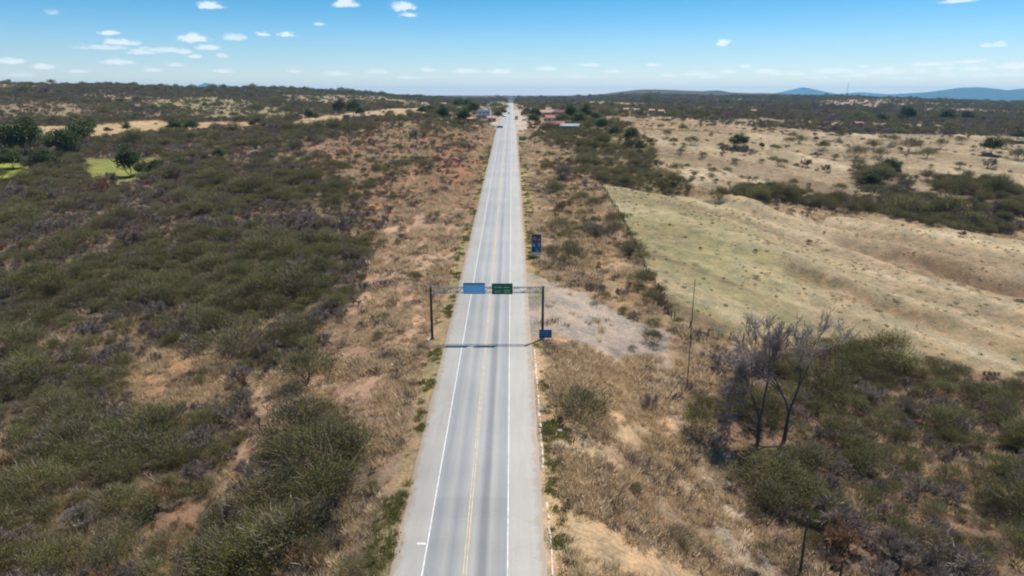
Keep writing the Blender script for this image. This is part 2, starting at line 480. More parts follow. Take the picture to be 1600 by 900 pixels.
# profile columns: photo column -> {distance: height}
COLS = {
 -700: {40:-4,100:-4,147:-1,204:3,253:6,341:7,470:12,575:17,620:21,800:32,1000:42,1500:72,2500:50,4000:35,10000:36,40000:30},
 0:   {40:-3.5,100:-3,147:0,204:4,253:7,341:8,470:14,575:18,620:22,800:31,1000:41,1500:67.5,2500:45,4000:34,10000:36,40000:30},
 200: {40:-3.5,100:-3,147:0,204:4,253:7,341:8,470:14,575:18,620:22,800:31,1000:40,1500:63.5,2500:45,4000:34,10000:36,40000:30},
 330: {40:-3.5,100:-2,147:1,204:5,253:8,341:9.5,470:15,575:18.5,700:25,900:33,1200:42,1500:56,2200:50,4000:34,10000:36,40000:30},
 440: {40:-3,100:-.5,147:3,204:6,253:9,341:12,470:17,575:19.5,700:23.5,900:29,1200:36,1800:61,2600:45,4000:34,10000:36,40000:30},
 560: {40:-2,100:1.5,147:4.5,204:7.5,253:10,341:14,440:19,500:19,575:20,700:22.3,1000:24.5,1400:34,2000:51.5,2800:42,4000:34,10000:36,40000:30},
 660: {40:-1,100:3,147:6,204:9,253:12,341:17,440:22.6,500:23,575:21.5,700:22,1000:23,2000:31,3000:36,5000:36,10000:36,40000:30},
 740: {40:-.5,100:4,147:6.3,204:9,253:11.6,341:15.6,440:19.4,500:20.8,575:21.6,700:22.2,1000:22.5,2000:22,3000:27,5000:33,10000:36,40000:30},
 850: {40:0,100:4,147:6.5,204:9,253:11,341:15,440:18.8,500:20.4,575:21.4,700:22,1000:22.3,2000:21.5,3000:26,5000:33,10000:36,40000:30},
 920: {40:-1.5,80:-.2,112:2.5,147:6,204:9,253:11.3,341:14,440:17.5,500:19,575:20.5,700:22,1000:23.5,1400:25,2000:22,3000:30,4200:46,5000:38,10000:36,40000:30},
 1000:{40:-3,80:-1.5,112:1.5,147:5.5,204:8.6,253:11,300:11.5,341:12.5,440:15.5,575:19.5,700:21.5,1000:23.5,1400:24,2000:22,3000:36,4200:78,5000:48,10000:36,40000:30},
 1120:{40:-5,80:-3,112:.5,147:3.5,204:6.4,253:8,300:8.5,341:10,440:12.5,575:16,700:18,1000:20,1400:21,2000:22,3000:34,4400:60,5400:42,10000:36,40000:30},
 1300:{40:-6,80:-4.5,112:-2.5,147:-.6,190:.5,233:0,262:-1.5,297:0,368:4.5,460:6.5,556:9,660:9.5,861:11,1400:18,2000:26,3200:38,4500:30,10000:-20,40000:-45},
 1450:{40:-7,80:-6,112:-4.5,147:-3,190:-2,225:-3,262:-4,297:-2,368:1.5,460:4,556:7,660:8,861:9,1400:13,2000:16,3000:20,4500:-5,10000:-40,40000:-48},
 1600:{40:-8,80:-7,112:-6,147:-5.5,190:-5.5,253:-5,300:-4,351:-2.5,420:1,489:3,655:7,861:7,1400:8,2000:9,3000:11,4500:-15,10000:-42,40000:-48},
 2300:{40:-9,80:-9,112:-9,147:-8,190:-8,253:-7,300:-5,351:-3,489:2,655:6,861:7,1400:8,1900:9,3000:11,4500:-15,10000:-42,40000:-48},
}
_ck = sorted(COLS)
_cu = np.array([(k - 800) / FPX / .99 for k in _ck])
_gy = np.log(np.geomspace(40, 40000, 320))
_tab = []
for k in _ck:
    d = COLS[k]; ys = np.log(np.array(sorted(d), float)); zs = np.array([d[q] for q in sorted(d)], float)
    _tab.append(np.interp(_gy, ys, zs) - road_z(np.exp(_gy)))
_tab = np.array(_tab)
_ker = np.exp(-np.linspace(-2, 2, 13) ** 2); _ker /= _ker.sum()
_pad = np.pad(_tab, ((0, 0), (6, 6)), mode='edge')
_tab = np.array([np.convolve(r_, _ker, 'valid') for r_ in _pad])


RIDGES = []           # (polyline, height, half width): spurs and gullies of the dry field


def line_dist(pl, x, y):
    d = np.full(np.shape(x), 1e9)
    for (x0, y0), (x1, y1) in zip(pl[:-1], pl[1:]):
        ux, uy = x1 - x0, y1 - y0
        t_ = np.clip(((x - x0) * ux + (y - y0) * uy) / (ux * ux + uy * uy + 1e-9), 0, 1)
        d = np.minimum(d, np.hypot(x - x0 - t_ * ux, y - y0 - t_ * uy))
    return d


def terrain_z(x, y):
    x, y = np.asarray(x, float), np.asarray(y, float)
    yy = np.clip(y, 40, 39000)
    u = np.clip(x / np.maximum(yy, 40), _cu[0], _cu[-1])
    jy = (np.log(yy) - _gy[0]) / (_gy[1] - _gy[0])
    j0 = np.clip(np.floor(jy).astype(int), 0, len(_gy) - 2); fj = jy - j0
    i0 = np.clip(np.searchsorted(_cu, u, side='right') - 1, 0, len(_cu) - 2)
    fi = (u - _cu[i0]) / (_cu[i0 + 1] - _cu[i0])
    def at(i, j): return _tab[np.clip(i, 0, len(_cu) - 1), j]
    def row(j):        # Catmull-Rom across the columns
        p0, p1, p2, p3 = at(i0 - 1, j), at(i0, j), at(i0 + 1, j), at(i0 + 2, j)
        m1, m2 = (p2 - p0) / 2 * .8, (p3 - p1) / 2 * .8
        f2, f3 = fi * fi, fi ** 3
        return (2*f3 - 3*f2 + 1) * p1 + (f3 - 2*f2 + fi) * m1 + (3*f2 - 2*f3) * p2 + (f3 - f2) * m2
    dz = row(j0) * (1 - fj) + row(j0 + 1) * fj
    side = np.maximum(ROAD_L - 1.5 - x, x - ROAD_R - 1.5)
    # relief
    dist = np.hypot(x, y)
    rel = fbm(x / 26, y / 26, 3, 4) * 1.1 * np.clip(1 - dist / 900, 0, 1) + fbm(x / 260, y / 260, 5, 4) * np.clip((dist - 350) / 900, 0, 1) * 7
    # spurs and gullies of the dry field: they run down towards +x, -y
    fm_ = sstep(28, 60, x) * sstep(95, 130, y) * (1 - sstep(620, 800, y))
    ac, al = (x * .66 + y * .75), (x * .75 - y * .66)
    wv = ac + 9 * fbm(al / 60, ac / 60, 11, 2)
    rid = 1 - 2 * np.abs(2 * np.abs(vnoise(wv / 26, al / 210, 21)))          # rounded spurs, sharp gullies
    gul = np.abs(fbm(wv / 13, al / 70, 31, 3))
    rel = rel * (1 - .4 * fm_) + fm_ * (fbm(x / 4.5, y / 4.5, 13, 3) * .30 + rid * 2.3 - .9 + np.minimum(gul, .5) * 1.6)
    for pl, hh, hw in RIDGES:
        dd = line_dist(pl, x + 1.5 * fm_, y)
        rel = rel + hh * np.exp(-(dd / hw) ** 2)
    k = sstep(0, 16, side)
    z = road_z(y) + (dz + rel) * k
    z = z - .10 + .25 * sstep(.3, 2.5, side) * fbm(x / 3, y / 3, 8, 3)
    ditch = np.exp(-((side - 3.2) / 2.0) ** 2) * .55 * (x < 0)
    return z - ditch * sstep(30, 60, y) * (1 - sstep(420, 480, y))


_my = np.geomspace(42, 25800, 2600)


def at_px(px, py, y0=42.):
    """first point of the terrain on the line of sight of a photo pixel (at least y0 away)"""
    d = px_dir(px, py)
    ys = _my[_my >= y0]
    xs = d[0] / d[1] * ys
    zs = CAM_H + d[2] / d[1] * ys
    below = np.nonzero(terrain_z(xs, ys) >= zs)[0]
    if not len(below): return Vector((xs[-1], ys[-1], 0))
    j = below[0]
    lo, hi = ys[max(j - 1, 0)], ys[j]
    for _ in range(14):
        mid = (lo + hi) / 2
        if terrain_z(d[0] / d[1] * mid, mid) >= CAM_H + d[2] / d[1] * mid: hi = mid
        else: lo = mid
    x = d[0] / d[1] * hi
    return Vector((x, hi, float(terrain_z(x, hi))))


def gz(x, y): return float(terrain_z(x, y))


def project(x, y, z):
    dz = z - CAM_H
    dep = y * math.cos(PITCH) - dz * math.sin(PITCH)
    up = y * math.sin(PITCH) + dz * math.cos(PITCH)
    return 800 + FPX * x / dep, 450 - FPX * up / dep, dep


# ------------------------------------------------------------------ land-cover zones
# colours are albedos
STRAW, TAN, RED, LITTER = (.218, .172, .110), (.190, .128, .080), (.165, .092, .058), (.100, .075, .053)
GRASS, PALEG, GRAVEL, SAND = (.175, .200, .034), (.212, .178, .106), (.240, .204, .170), (.33, .285, .235)
# name, photo outline, colour, [density, share green, share bare], size, tussock density, scrub-texture
ZONES = [
 ('gravel', [(820,422),(850,438),(905,462),(960,485),(1012,508),(1048,528),(1040,556),(960,562),(905,542),(868,520),(840,534),(826,545)], GRAVEL, .015, .5, .4, .5, .05, 0),
 ('dirt_strip', [(850,900),(838,640),(826,545),(832,545),(846,640),(860,900)], (.23,.19,.15), 0, .5, .5, .5, .25, 0),
 ('verge_right', [(858,960),(845,640),(833,545),(880,535),(960,560),(1040,590),(1065,650),(1110,700),(1140,780),(1195,960)], (.31,.225,.135), .05, .25, .55, .55, 1.45, 0),
 ('bank_right', [(822,422),(812,235),(850,215),(900,240),(932,282),(965,330),(1000,400),(1040,492),(1000,505),(960,485),(905,462),(850,438)], (.25,.175,.105), .25, .60, .25, .75, 1.1, 0),
 ('green_hill', [(815,232),(860,205),(905,190),(985,195),(1028,235),(1022,272),(1090,312),(1060,308),(932,282),(900,240),(850,215)], (.140,.118,.062), .78, .78, .16, .80, .5, 0),
 ('hedge', [(925,272),(965,280),(1085,304),(1080,316),(960,291),(925,284)], LITTER, 1.0, .65, .35, .75, .1, 0),
 ('creek', [(1150,300),(1250,304),(1340,318),(1470,322),(1640,330),(1760,336),(1760,372),(1600,358),(1480,357),(1360,336),(1250,322),(1150,316)], LITTER, 1.0, .7, .25, 1.0, .1, 0),
 ('creek_two', [(1455,282),(1530,284),(1640,310),(1640,332),(1550,322),(1480,305)], LITTER, 1.4, .95, .0, 1.2, .1, 0),
 ('creek_three', [(1320,272),(1400,268),(1425,300),(1480,318),(1400,322),(1340,300)], LITTER, .85, .75, .2, .95, .1, 0),
 ('field_green', [(932,282),(1070,314),(1150,325),(1190,360),(1240,430),(1250,470),(1150,490),(1085,500),(1045,486),(1000,400),(965,330)], PALEG, .004, .4, .5, .4, .16, 0),
 ('red_patch', [(1010,275),(1050,268),(1075,290),(1055,300),(1020,290)], RED, .02, .5, .4, .5, .2, 0),
 ('field', [(1070,314),(1160,318),(1360,340),(1480,360),(1640,375),(1800,380),(1900,640),(1600,585),(1340,548),(1160,530),(1085,512),(1045,490)], STRAW, .006, .4, .5, .5, .16, 0),
 ('field_far', [(1022,272),(1030,235),(990,200),(1010,204),(1100,208),(1330,210),(1640,212),(1800,214),(1900,372),(1640,330),(1340,318),(1150,300),(1090,310)], STRAW, .030, .45, .45, .8, .2, 0),
 ('scrub_right', [(1070,592),(1110,572),(1165,552),(1250,552),(1340,556),(1600,588),(1900,640),(2400,1200),(1195,1200),(1195,960),(1140,780),(1110,700),(1065,650),(1045,592)], (.125,.085,.060), .95, .34, .58, .82, .30, 0),
 ('verge_left', [(612,960),(604,900),(590,840),(610,770),(585,700),(545,655),(470,640),(430,690),(395,740),(335,770),(395,660),(400,600),(500,540),(520,490),(580,450),(590,400),(610,355),(640,330),(700,320),(745,330),(722,440),(690,560)], (.265, .178, .122), .12, .30, .55, .5, .9, 0),
 ('red_bank', [(672,240),(742,228),(756,290),(738,345),(690,345),(668,300)], (.20,.100,.063), .40, .15, .40, .62, .6, 0),
 ('dry_slope', [(420,246),(500,225),(565,205),(640,184),(700,190),(778,198),(748,330),(700,330),(640,335),(610,350),(570,310),(520,285),(470,268)], (.20,.112,.070), .58, .27, .33, .66, .9, 0),
 ('track', [(985,548),(1040,552),(1062,600),(1092,660),(1140,705),(1175,780),(1215,910),(1140,910),(1112,790),(1080,715),(1035,650),(1000,600)], (.235,.190,.142), .0, .4, .5, .5, .42, 0),
 ('dry_patch', [(195,600),(240,545),(330,540),(380,570),(370,625),(300,640),(220,640)], (.21,.135,.075), .15, .3, .5, .6, 1.0, 0),
 ('dry_patch', [(225,820),(300,780),(360,800),(340,880),(240,900)], (.15,.095,.062), .75, .45, .45, .7, .7, 0),
 ('green_meadow', [(-200,248),(0,251),(35,252),(70,266),(55,281),(0,282),(-200,284)], GRASS, 0, 1, 0, .5, .1, 0),
 ('green_meadow', [(128,247),(255,245),(248,262),(222,286),(190,286),(140,282)], (.155,.165,.045), .02, 1, 0, .5, .1, 0),
 ('gold_left', [(-300,190),(0,192),(120,197),(245,187),(330,199),(275,206),(150,216),(60,212),(-300,214)], (.30,.22,.125), .02, .6, .3, .8, .1, 0),
 ('gold_left', [(300,190),(385,190),(420,196),(385,202),(310,203)], (.30,.21,.12), .02, .6, .3, .8, .1, 0),
 ('gold_left', [(440,194),(480,183),(560,175),(655,168),(662,180),(560,186),(500,197),(450,200)], (.29,.22,.13), .02, .6, .3, .8, .1, 0),
 ('clearing', [(215,162),(300,150),(380,157),(440,168),(475,182),(400,188),(320,176)], (.20,.175,.10), .28, .6, .3, .8, 0, .1),
 ('clearing', [(-80,166),(60,160),(150,163),(190,172),(110,180),(-80,178)], (.19,.145,.09), .30, .5, .3, .8, 0, .1),
 ('clearing', [(1270,158),(1340,155),(1400,157),(1440,163),(1380,168),(1290,167)], (.24,.175,.135), .25, .4, .5, .9, 0, .1),
 ('clearing', [(1440,170),(1530,169),(1545,175),(1460,177)], (.22,.155,.11), .2, .4, .5, .9, 0, .1),
 ('clearing', [(1085,186),(1180,184),(1260,190),(1180,197),(1100,195)], (.20,.165,.11), .3, .5, .4, .9, 0, .1),
 ('village', [(665,190),(690,165),(790,160),(860,165),(905,185),(900,205),(830,205),(775,203),(720,200)], (.24,.18,.125), .10, .8, .1, 1.0, .1, 0),
 ('pale_ridge', [(900,175),(960,166),(1010,168),(1060,176),(1000,184),(930,184)], (.19,.15,.10), .25, .6, .3, 1.0, 0, 0),
]
ZONES.sort(key=lambda q: 0 if q[0] in ('gravel', 'track') else 1)
for zi, z_ in enumerate(ZONES):
    ZONES[zi] = z_[:1] + ([tuple(at_px(*p))[:2] for p in z_[1]],) + z_[2:]


_rid = [([(1075,318),(1160,345),(1250,372),(1330,398),(1400,425),(1480,455),(1600,492),(1700,520)], 1.7, 5.0),
        ([(1160,322),(1280,338),(1380,356),(1470,372),(1600,400),(1700,420)], 1.5, 6.0),
        ([(1180,378),(1260,410),(1300,432),(1340,455),(1420,480),(1520,515),(1600,545),(1700,575)], 1.4, 4.5),
        ([(1320,385),(1370,398),(1430,425),(1490,452)], -1.9, 2.6),
        ([(1400,392),(1460,412),(1520,436),(1610,455)], -2.0, 3.4),
        ([(1260,425),(1330,455),(1400,482),(1480,510)], -1.5, 2.8),
        ([(1150,300),(1215,300),(1290,322),(1350,330)], -1.0, 5.0),
        ([(1040,478),(1060,492),(1095,505),(1150,512)], -1.3, 1.8),
        ([(1200,232),(1260,248),(1330,270),(1400,300)], 2.2, 9.0),
        ([(1000,262),(1100,280),(1200,292)], 1.8, 8.0),
        ([(1340,215),(1420,232),(1500,245),(1600,262)], 2.6, 12.0),
        ([(1180,215),(1250,226),(1330,238)], 2.4, 12.0)]
_rid = [([tuple(at_px(*p))[:2] for p in pl], hh, hw) for pl, hh, hw in _rid]
RIDGES.extend(_rid)


def inside(poly, x, y):
    r = np.zeros(x.shape, bool)
    n = len(poly)
    for i in range(n):
        (x0, y0), (x1, y1) = poly[i], poly[(i + 1) % n]
        c = ((y0 > y) != (y1 > y)) & (x < (x1 - x0) * (y - y0) / ((y1 - y0) if y1 != y0 else 1e-9) + x0)
        r ^= c
    return r


def cover(x, y):
    """zone index per point: -1 scrub left, -2 hill left, -3 plain right, -4 dry ground right"""
    wob = np.clip(y * .022, 1.0, 14)
    xx = x + fbm(x / (wob * 4), y / (wob * 4), 41, 3) * wob * 1.3
    yy = y + fbm(x / (wob * 4), y / (wob * 4), 47, 3) * wob * 1.6
    z = np.where(y > 610, np.where(x < -40, -2, -3), np.where(x < 0, -1, -4)).astype(int)
    for i in range(len(ZONES) - 1, -1, -1):
        z[inside(ZONES[i][1], xx, yy)] = i
    return z


DEFAULTS = {-4: ((.205, .150, .092), .10, .5, .4, .6, .8, 0.), -1: (LITTER, 1.4, .44, .50, .88, .45, 0.), -2: ((.115, .092, .062), .80, .45, .45, .85, .1, .55), -3: ((.110, .090, .068), .80, .32, .56, .95, .1, .65)}


def props(z):
    keys = list(DEFAULTS) + list(range(len(ZONES)))
    tabl = {k_: (DEFAULTS[k_] if k_ < 0 else ZONES[k_][2:]) for k_ in keys}
    colr = np.array([tabl[k_][0] for k_ in keys]); rest = np.array([tabl[k_][1:] for k_ in keys], float)
    lut = {k_: i for i, k_ in enumerate(keys)}
    idx = np.vectorize(lut.get)(z) if len(z) else np.zeros(0, int)
    return colr[idx], rest[idx]


# ------------------------------------------------------------------ ground sheet
ys = np.concatenate([np.linspace(-260, 38, 26), np.geomspace(42, 26000, 540)])
tm = math.asinh(25500 / 30.)
xs = 30 * np.sinh(np.linspace(-tm, tm, 620))
GX, GY = np.meshgrid(xs, ys)
GZ = terrain_z(GX, GY)
nx, ny = len(xs), len(ys)
ii = np.arange(nx * ny).reshape(ny, nx)
F = np.stack([ii[:-1, :-1], ii[:-1, 1:], ii[1:, 1:], ii[1:, :-1]], -1).reshape(-1, 4)
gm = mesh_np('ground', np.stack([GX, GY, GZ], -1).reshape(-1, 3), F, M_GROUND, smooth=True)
zc = cover(GX.ravel(), GY.ravel())
gc, gp = props(zc)
gc = gc.copy()
# patches of reddish soil, grey litter and straw; relief shading painted on the field
px_, py_ = GX.ravel(), GY.ravel()
n1 = fbm(px_ / 9, py_ / 13, 61, 4); n2 = fbm(px_ / 30, py_ / 40, 67, 4)
def blend(mask, colour, k): gc[:] = gc * (1 - (mask * k)[:, None]) + np.array(colour)[None] * (mask * k)[:, None]
scrubby = (zc == -1) & (py_ < 620)
blend(sstep(.35, .7, n2) * scrubby, (.125, .092, .062), .45)
blend(sstep(.2, .5, n1) * scrubby, (.12, .092, .050), .5)
blend(sstep(.1, .45, n1) * (zc == -4), (.29, .21, .135), .6)
fld = np.isin(zc, [i for i, q in enumerate(ZONES) if q[0] in ('field', 'field_far', 'field_green')])
acr = (px_ * .66 + py_ * .75 + 9 * fbm((px_ * .75 - py_ * .66) / 60, (px_ * .66 + py_ * .75) / 60, 11, 2))
stripes = fbm(acr / 17, (px_ * .75 - py_ * .66) / 140, 71, 4)  # pale and dark bands painted in to bring out the relief
blend(sstep(.08, .45, stripes) * fld, (.29, .24, .155), .7)
blend(sstep(.10, .5, -stripes) * fld, (.150, .112, .074), .7)
blend(sstep(.25, .6, n2) * fld, (.155, .120, .060), .6)
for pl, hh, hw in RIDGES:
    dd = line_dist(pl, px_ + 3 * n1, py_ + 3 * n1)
    if hh > 0: blend(np.exp(-(dd / (hw * .62)) ** 2) * np.clip(.6 + n1, 0, 1), (.35, .295, .20), .75)  # crest lines painted lighter, as lit relief
    else: blend(np.exp(-(dd / (hw * 1.2)) ** 2) * np.clip(.75 + n1, 0, 1), (.125, .075, .048), .9)  # gully lines painted reddish and darker, as shaded relief
fg = np.isin(zc, [i for i, q in enumerate(ZONES) if q[0] == 'field_green'])
gx_, gy_, _ = at_px(1050, 365)
gw = np.exp(-(np.hypot(px_ - gx_, (py_ - gy_) * .62) / 37) ** 2)
fields = np.isin(zc, [i for i, q in enumerate(ZONES) if q[0] in ('field', 'field_green')])
blend(np.clip(gw * (.75 + 1.1 * n2 + .8 * n1), 0, 1) * fields, (.158, .163, .073), .74)
thin = fbm(acr / 7.5, (px_ * .75 - py_ * .66) / 90, 73, 4)  # finer pale crests and dark creases, relief shading put into the colour
blend(sstep(.12, .4, thin) * fields * (1 - .6 * gw), (.32, .27, .185), .7)
blend(sstep(.15, .45, -thin) * fields, (.125, .092, .062), .75)
blend(sstep(.1, .5, n1) * fg, (.21, .165, .10), .5)
sr = np.isin(zc, [i for i, q in enumerate(ZONES) if q[0] == 'scrub_right'])
blend(sstep(.2, .55, n2) * sr, (.175, .105, .070), .8)
vg = np.isin(zc, [i for i, q in enumerate(ZONES) if q[0] in ('verge_left', 'verge_right', 'dry_slope', 'bank_right')])
blend(sstep(.1, .45, n1) * vg, (.29, .21, .135), .6)
blend(sstep(.1, .45, -n1) * vg, (.145, .105, .080), .65)
far_l = (zc == -2) | (zc == -3)
farf = fbm(px_ / 190, py_ / 260, 77, 4)
blend(sstep(.12, .38, farf) * far_l * (py_ > 600), (.25, .195, .125), .9)
blend(sstep(.3, .5, -farf) * far_l * (py_ > 600), (.17, .10, .068), .6)
gv = np.isin(zc, [i for i, q in enumerate(ZONES) if q[0] == 'gravel'])
blend(sstep(.0, .45, n1) * gv, (.185, .155, .120), .9)
blend(sstep(.1, .5, -n2) * gv, (.27, .245, .225), .7)
# green weedy strips along the asphalt edge
sl = ROAD_L - px_; srr = px_ - ROAD_R
edge = np.exp(-((sl - 1.2) / 1.1) ** 2) * (sl > 0) + np.exp(-((srr - 2.6) / 1.5) ** 2) * ((py_ > 120) & (py_ < 400)) * (srr > 0)
blend(np.clip(edge * (1.0 + n1), 0, 1) * (py_ < 420), (.140, .138, .055), .6)
# dirt aprons beside the road in the village
apr = ((sl > 0) & (sl < 5 + 4 * n1) & (py_ > 500) & (py_ < 1000)) | ((srr > 0) & (srr < 8 + 6 * n1) & (py_ > 440) & (py_ < 1000))
blend(apr.astype(float), SAND, .85)
# track along the right scrub: two wheel ruts
rut_pts = [tuple(at_px(*p))[:2] for p in [(1010, 545), (1030, 600), (1060, 660), (1105, 715), (1130, 790), (1160, 900)]]
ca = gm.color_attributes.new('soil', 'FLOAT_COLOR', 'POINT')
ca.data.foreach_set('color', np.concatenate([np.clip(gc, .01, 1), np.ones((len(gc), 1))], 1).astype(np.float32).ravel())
va = gm.attributes.new('scrub', 'FLOAT', 'POINT')
scr = gp[:, 5] * sstep(520, 1100, py_) * np.where(farf > .2, .15, 1) + .0
scr = np.maximum(scr, sstep(1800, 3500, py_) * np.where((farf > .22) & (py_ < 3300), .55, .95))
va.data.foreach_set('value', np.clip(scr, 0, .95).astype(np.float32))
ground = tag(link('ground', gm), 'dry rolling land of scrub, straw fields and red soil', None, None, 'structure')

# ------------------------------------------------------------------ road and markings
def strip(name, x0, x1, ya, yb, dz, m, step=None, n=None):
    yy = np.geomspace(ya, yb, n) if ya > 0 else np.linspace(ya, yb, n)
    zz = road_z(yy) + dz
    V = np.concatenate([np.stack([np.full_like(yy, x0), yy, zz], 1), np.stack([np.full_like(yy, x1), yy, zz], 1)])
    i = np.arange(len(yy) - 1); k_ = len(yy)
    return mesh_np(name, V, np.stack([i, i + k_, i + k_ + 1, i + 1], 1), m)


def road_mesh():
    yy = np.concatenate([np.linspace(-250, 35, 20), np.geomspace(40, 2300, 260)])
    zz = road_z(yy)
    V, F_ = [], []
    rag = lambda s: fbm(yy / 2.3, yy * 0, s, 4) * .28
    prof = [(ROAD_L - .35 + rag(3) * .5, -.14), (ROAD_L + rag(4), 0 * yy), (ROAD_R + rag(5), 0 * yy), (ROAD_R + .35 + rag(6) * .5, -.14)]
    V = np.stack([np.stack([p[0], yy, zz + p[1]], 1) for p in prof], 1).reshape(-1, 3)
    F_ = np.array([(r * 4 + c, r * 4 + c + 1, (r + 1) * 4 + c + 1, (r + 1) * 4 + c) for r in range(len(yy) - 1) for c in range(3)])
    return mesh_np('road', V, F_, M_ROAD)


road = tag(link('road', road_mesh()), 'straight two lane asphalt road climbing to the village', None, None, 'structure')
for (nm, x0, x1, m_) in (('edge_line', -7.63, -7.51, M_LINEW), ('edge_line', -.43, -.32, M_LINEW), ('centre_line', -4.17, -4.06, M_LINEY), ('centre_line', -3.93, -3.82, M_LINEY)):
    link(nm, strip(nm, x0, x1, 38, 2200, .011, m_, n=420), road)
mk = at_px(658, 851)
mb = MB(); zz = float(road_z(mk.y)) + .012
mb.add([(-8.5, mk.y - .14, zz - .006), (-7.72, mk.y - .14, zz - .006), (-7.72, mk.y + .14, zz + .006), (-8.5, mk.y + .14, zz + .006)], [(0, 1, 2, 3)])
mb.build('tick_mark', M_LINEW, road)

# kerb: broken white concrete gutter at the foot of the verge
kerb = tag(empty('kerb', (0, 0, 0)), 'broken white concrete gutter edge along the road verge', None, None, 'structure')
yk = 46.0
while yk < 97:
    L = random.uniform(.7, 1.6)
    if not 60 < yk < 64.5 and random.random() > .06:
        x0 = 3.36 + random.uniform(-.04, .04) + (.10 if yk < 60 else 0)
        mb = MB()
        z0, z1 = gz(x0, yk), gz(x0, yk + L)
        h = .07 + random.uniform(-.05, .05); wv = .10 + random.uniform(-.035, .03)
        jj = [random.uniform(-.05, .05) for _ in range(4)]
        mb.add([(x0 - wv + jj[0], yk, z0 - .2), (x0 + wv + jj[1], yk, z0 - .2), (x0 + wv + jj[2], yk + L, z1 - .2), (x0 - wv + jj[3], yk + L, z1 - .2),
                (x0 - wv + jj[0], yk, z0 + h), (x0 + wv + jj[1], yk, z0 + h), (x0 + wv + jj[2], yk + L, z1 + h), (x0 - wv + jj[3], yk + L, z1 + h)],
               [(0,3,2,1),(4,5,6,7),(0,1,5,4),(1,2,6,5),(2,3,7,6),(3,0,4,7)])
        mb.build('kerb_stone', M_KERB, kerb)
    yk += L + random.choice((.03, .04, .06, .35))

# ------------------------------------------------------------------ far mountains
def ridge(name, label, Y0, depth, pts, seed):
    """long hill: crest heights (photo column, photo row) at distance Y0, falling away front and back"""
    pts = sorted(pts)
    n = 220
    pxs = np.linspace(pts[0][0], pts[-1][0], n)
    pys = np.interp(pxs, [p[0] for p in pts], [p[1] for p in pts])
    ker = np.exp(-np.linspace(-2, 2, 11) ** 2); ker /= ker.sum()
    pys = np.convolve(np.pad(pys, 5, mode='edge'), ker, 'valid')
    x = np.array([px_dir(a, c)[0] / px_dir(a, c)[1] for a, c in zip(pxs, pys)]) * Y0
    crest = CAM_H + np.array([px_dir(a, c)[2] / px_dir(a, c)[1] for a, c in zip(pxs, pys)]) * Y0
    rows = np.linspace(-1, 1, 41)
    V = []
    for r_ in rows:
        yy = Y0 + r_ * depth
        p = np.clip(1 - abs(r_), 0, 1) ** .9
        sp = 1 + .25 * fbm(x / (depth * .35), np.full_like(x, r_ * 2.5), seed, 4) * (1 - p) * 2
        z = -40 + (crest + 40) * p * sp
        V.append(np.stack([x, np.full_like(x, yy), z], 1))
    V = np.concatenate(V); i = np.arange(len(rows) * n).reshape(len(rows), n)
    F_ = np.stack([i[:-1, :-1], i[:-1, 1:], i[1:, 1:], i[1:, :-1]], -1).reshape(-1, 4)
    return tag(link(name, mesh_np(name, V, F_, M_HILLS, smooth=True)), label, None, None, 'structure')


ridge('mountain', 'long blue mountain range on the horizon', 15000, 2600, [(1270,157),(1330,150),(1400,147),(1450,144),(1480,140),(1500,137),(1530,136),(1550,138),(1570,142),(1590,139),(1640,136),(1750,143),(1900,150)], 3)
ridge('mountain', 'paler blue mountain range behind the plain', 20500, 2600, [(1130,156),(1170,147),(1200,147),(1225,143),(1255,136),(1275,140),(1300,147),(1345,144),(1385,147),(1430,152),(1500,156)], 5)
ridge('mountain', 'small pale blue peak beyond the scrub hill', 20500, 2200, [(285,152),(305,135),(322,129),(335,134),(350,133),(380,136),(400,139),(430,150)], 9)
ridge('hill', 'dark wooded hill on the horizon', 6500, 900, [(1050,158),(1085,147),(1100,142),(1122,141),(1140,144),(1160,151),(1200,157)], 15)

# ------------------------------------------------------------------ plants: mesh builders
def rnd_dirs(n, rng):
    v = rng.normal(size=(n, 3)); return v / np.linalg.norm(v, axis=1)[:, None]


def leaf_quads(C, lsz, asp, rng, up=.4):
    """rhombic leaves at centres C"""
    n = len(C)
    a = rnd_dirs(n, rng); nrm = rnd_dirs(n, rng); nrm[:, 2] = np.abs(nrm[:, 2]) + up
    nrm /= np.linalg.norm(nrm, axis=1)[:, None]
    a = a - (a * nrm).sum(1)[:, None] * nrm; a /= np.linalg.norm(a, axis=1)[:, None] + 1e-9
    b_ = np.cross(nrm, a)
    L = (lsz * rng.uniform(.6, 1.4, n))[:, None]
    V = np.stack([C - a * L, C - b_ * L * asp, C + a * L, C + b_ * L * asp], 1).reshape(-1, 3)
    F_ = np.arange(4 * n).reshape(n, 4)
    return V, F_


def twig_tris(A, D, L, wd, rng):
    """slender tapered twigs from A along D"""
    n = len(A)
    s = np.cross(D, rnd_dirs(n, rng)); s /= np.linalg.norm(s, axis=1)[:, None] + 1e-9
    wd = np.broadcast_to(wd, (n,))[:, None]; L = np.broadcast_to(L, (n,))[:, None]
    mid = A + D * L * .55 + rnd_dirs(n, rng) * L * .07
    V = np.stack([A - s * wd, A + s * wd, mid + s * wd * .7, A + D * L], 1).reshape(-1, 3)
    return V, np.arange(4 * n).reshape(n, 4)


def stems_mesh(name, segs, m):
    mb = MB()
    for a, b_, r0, r1 in segs: mb.tube(a, b_, r0, r1, 5, False)
    return mb.mesh(name, m)


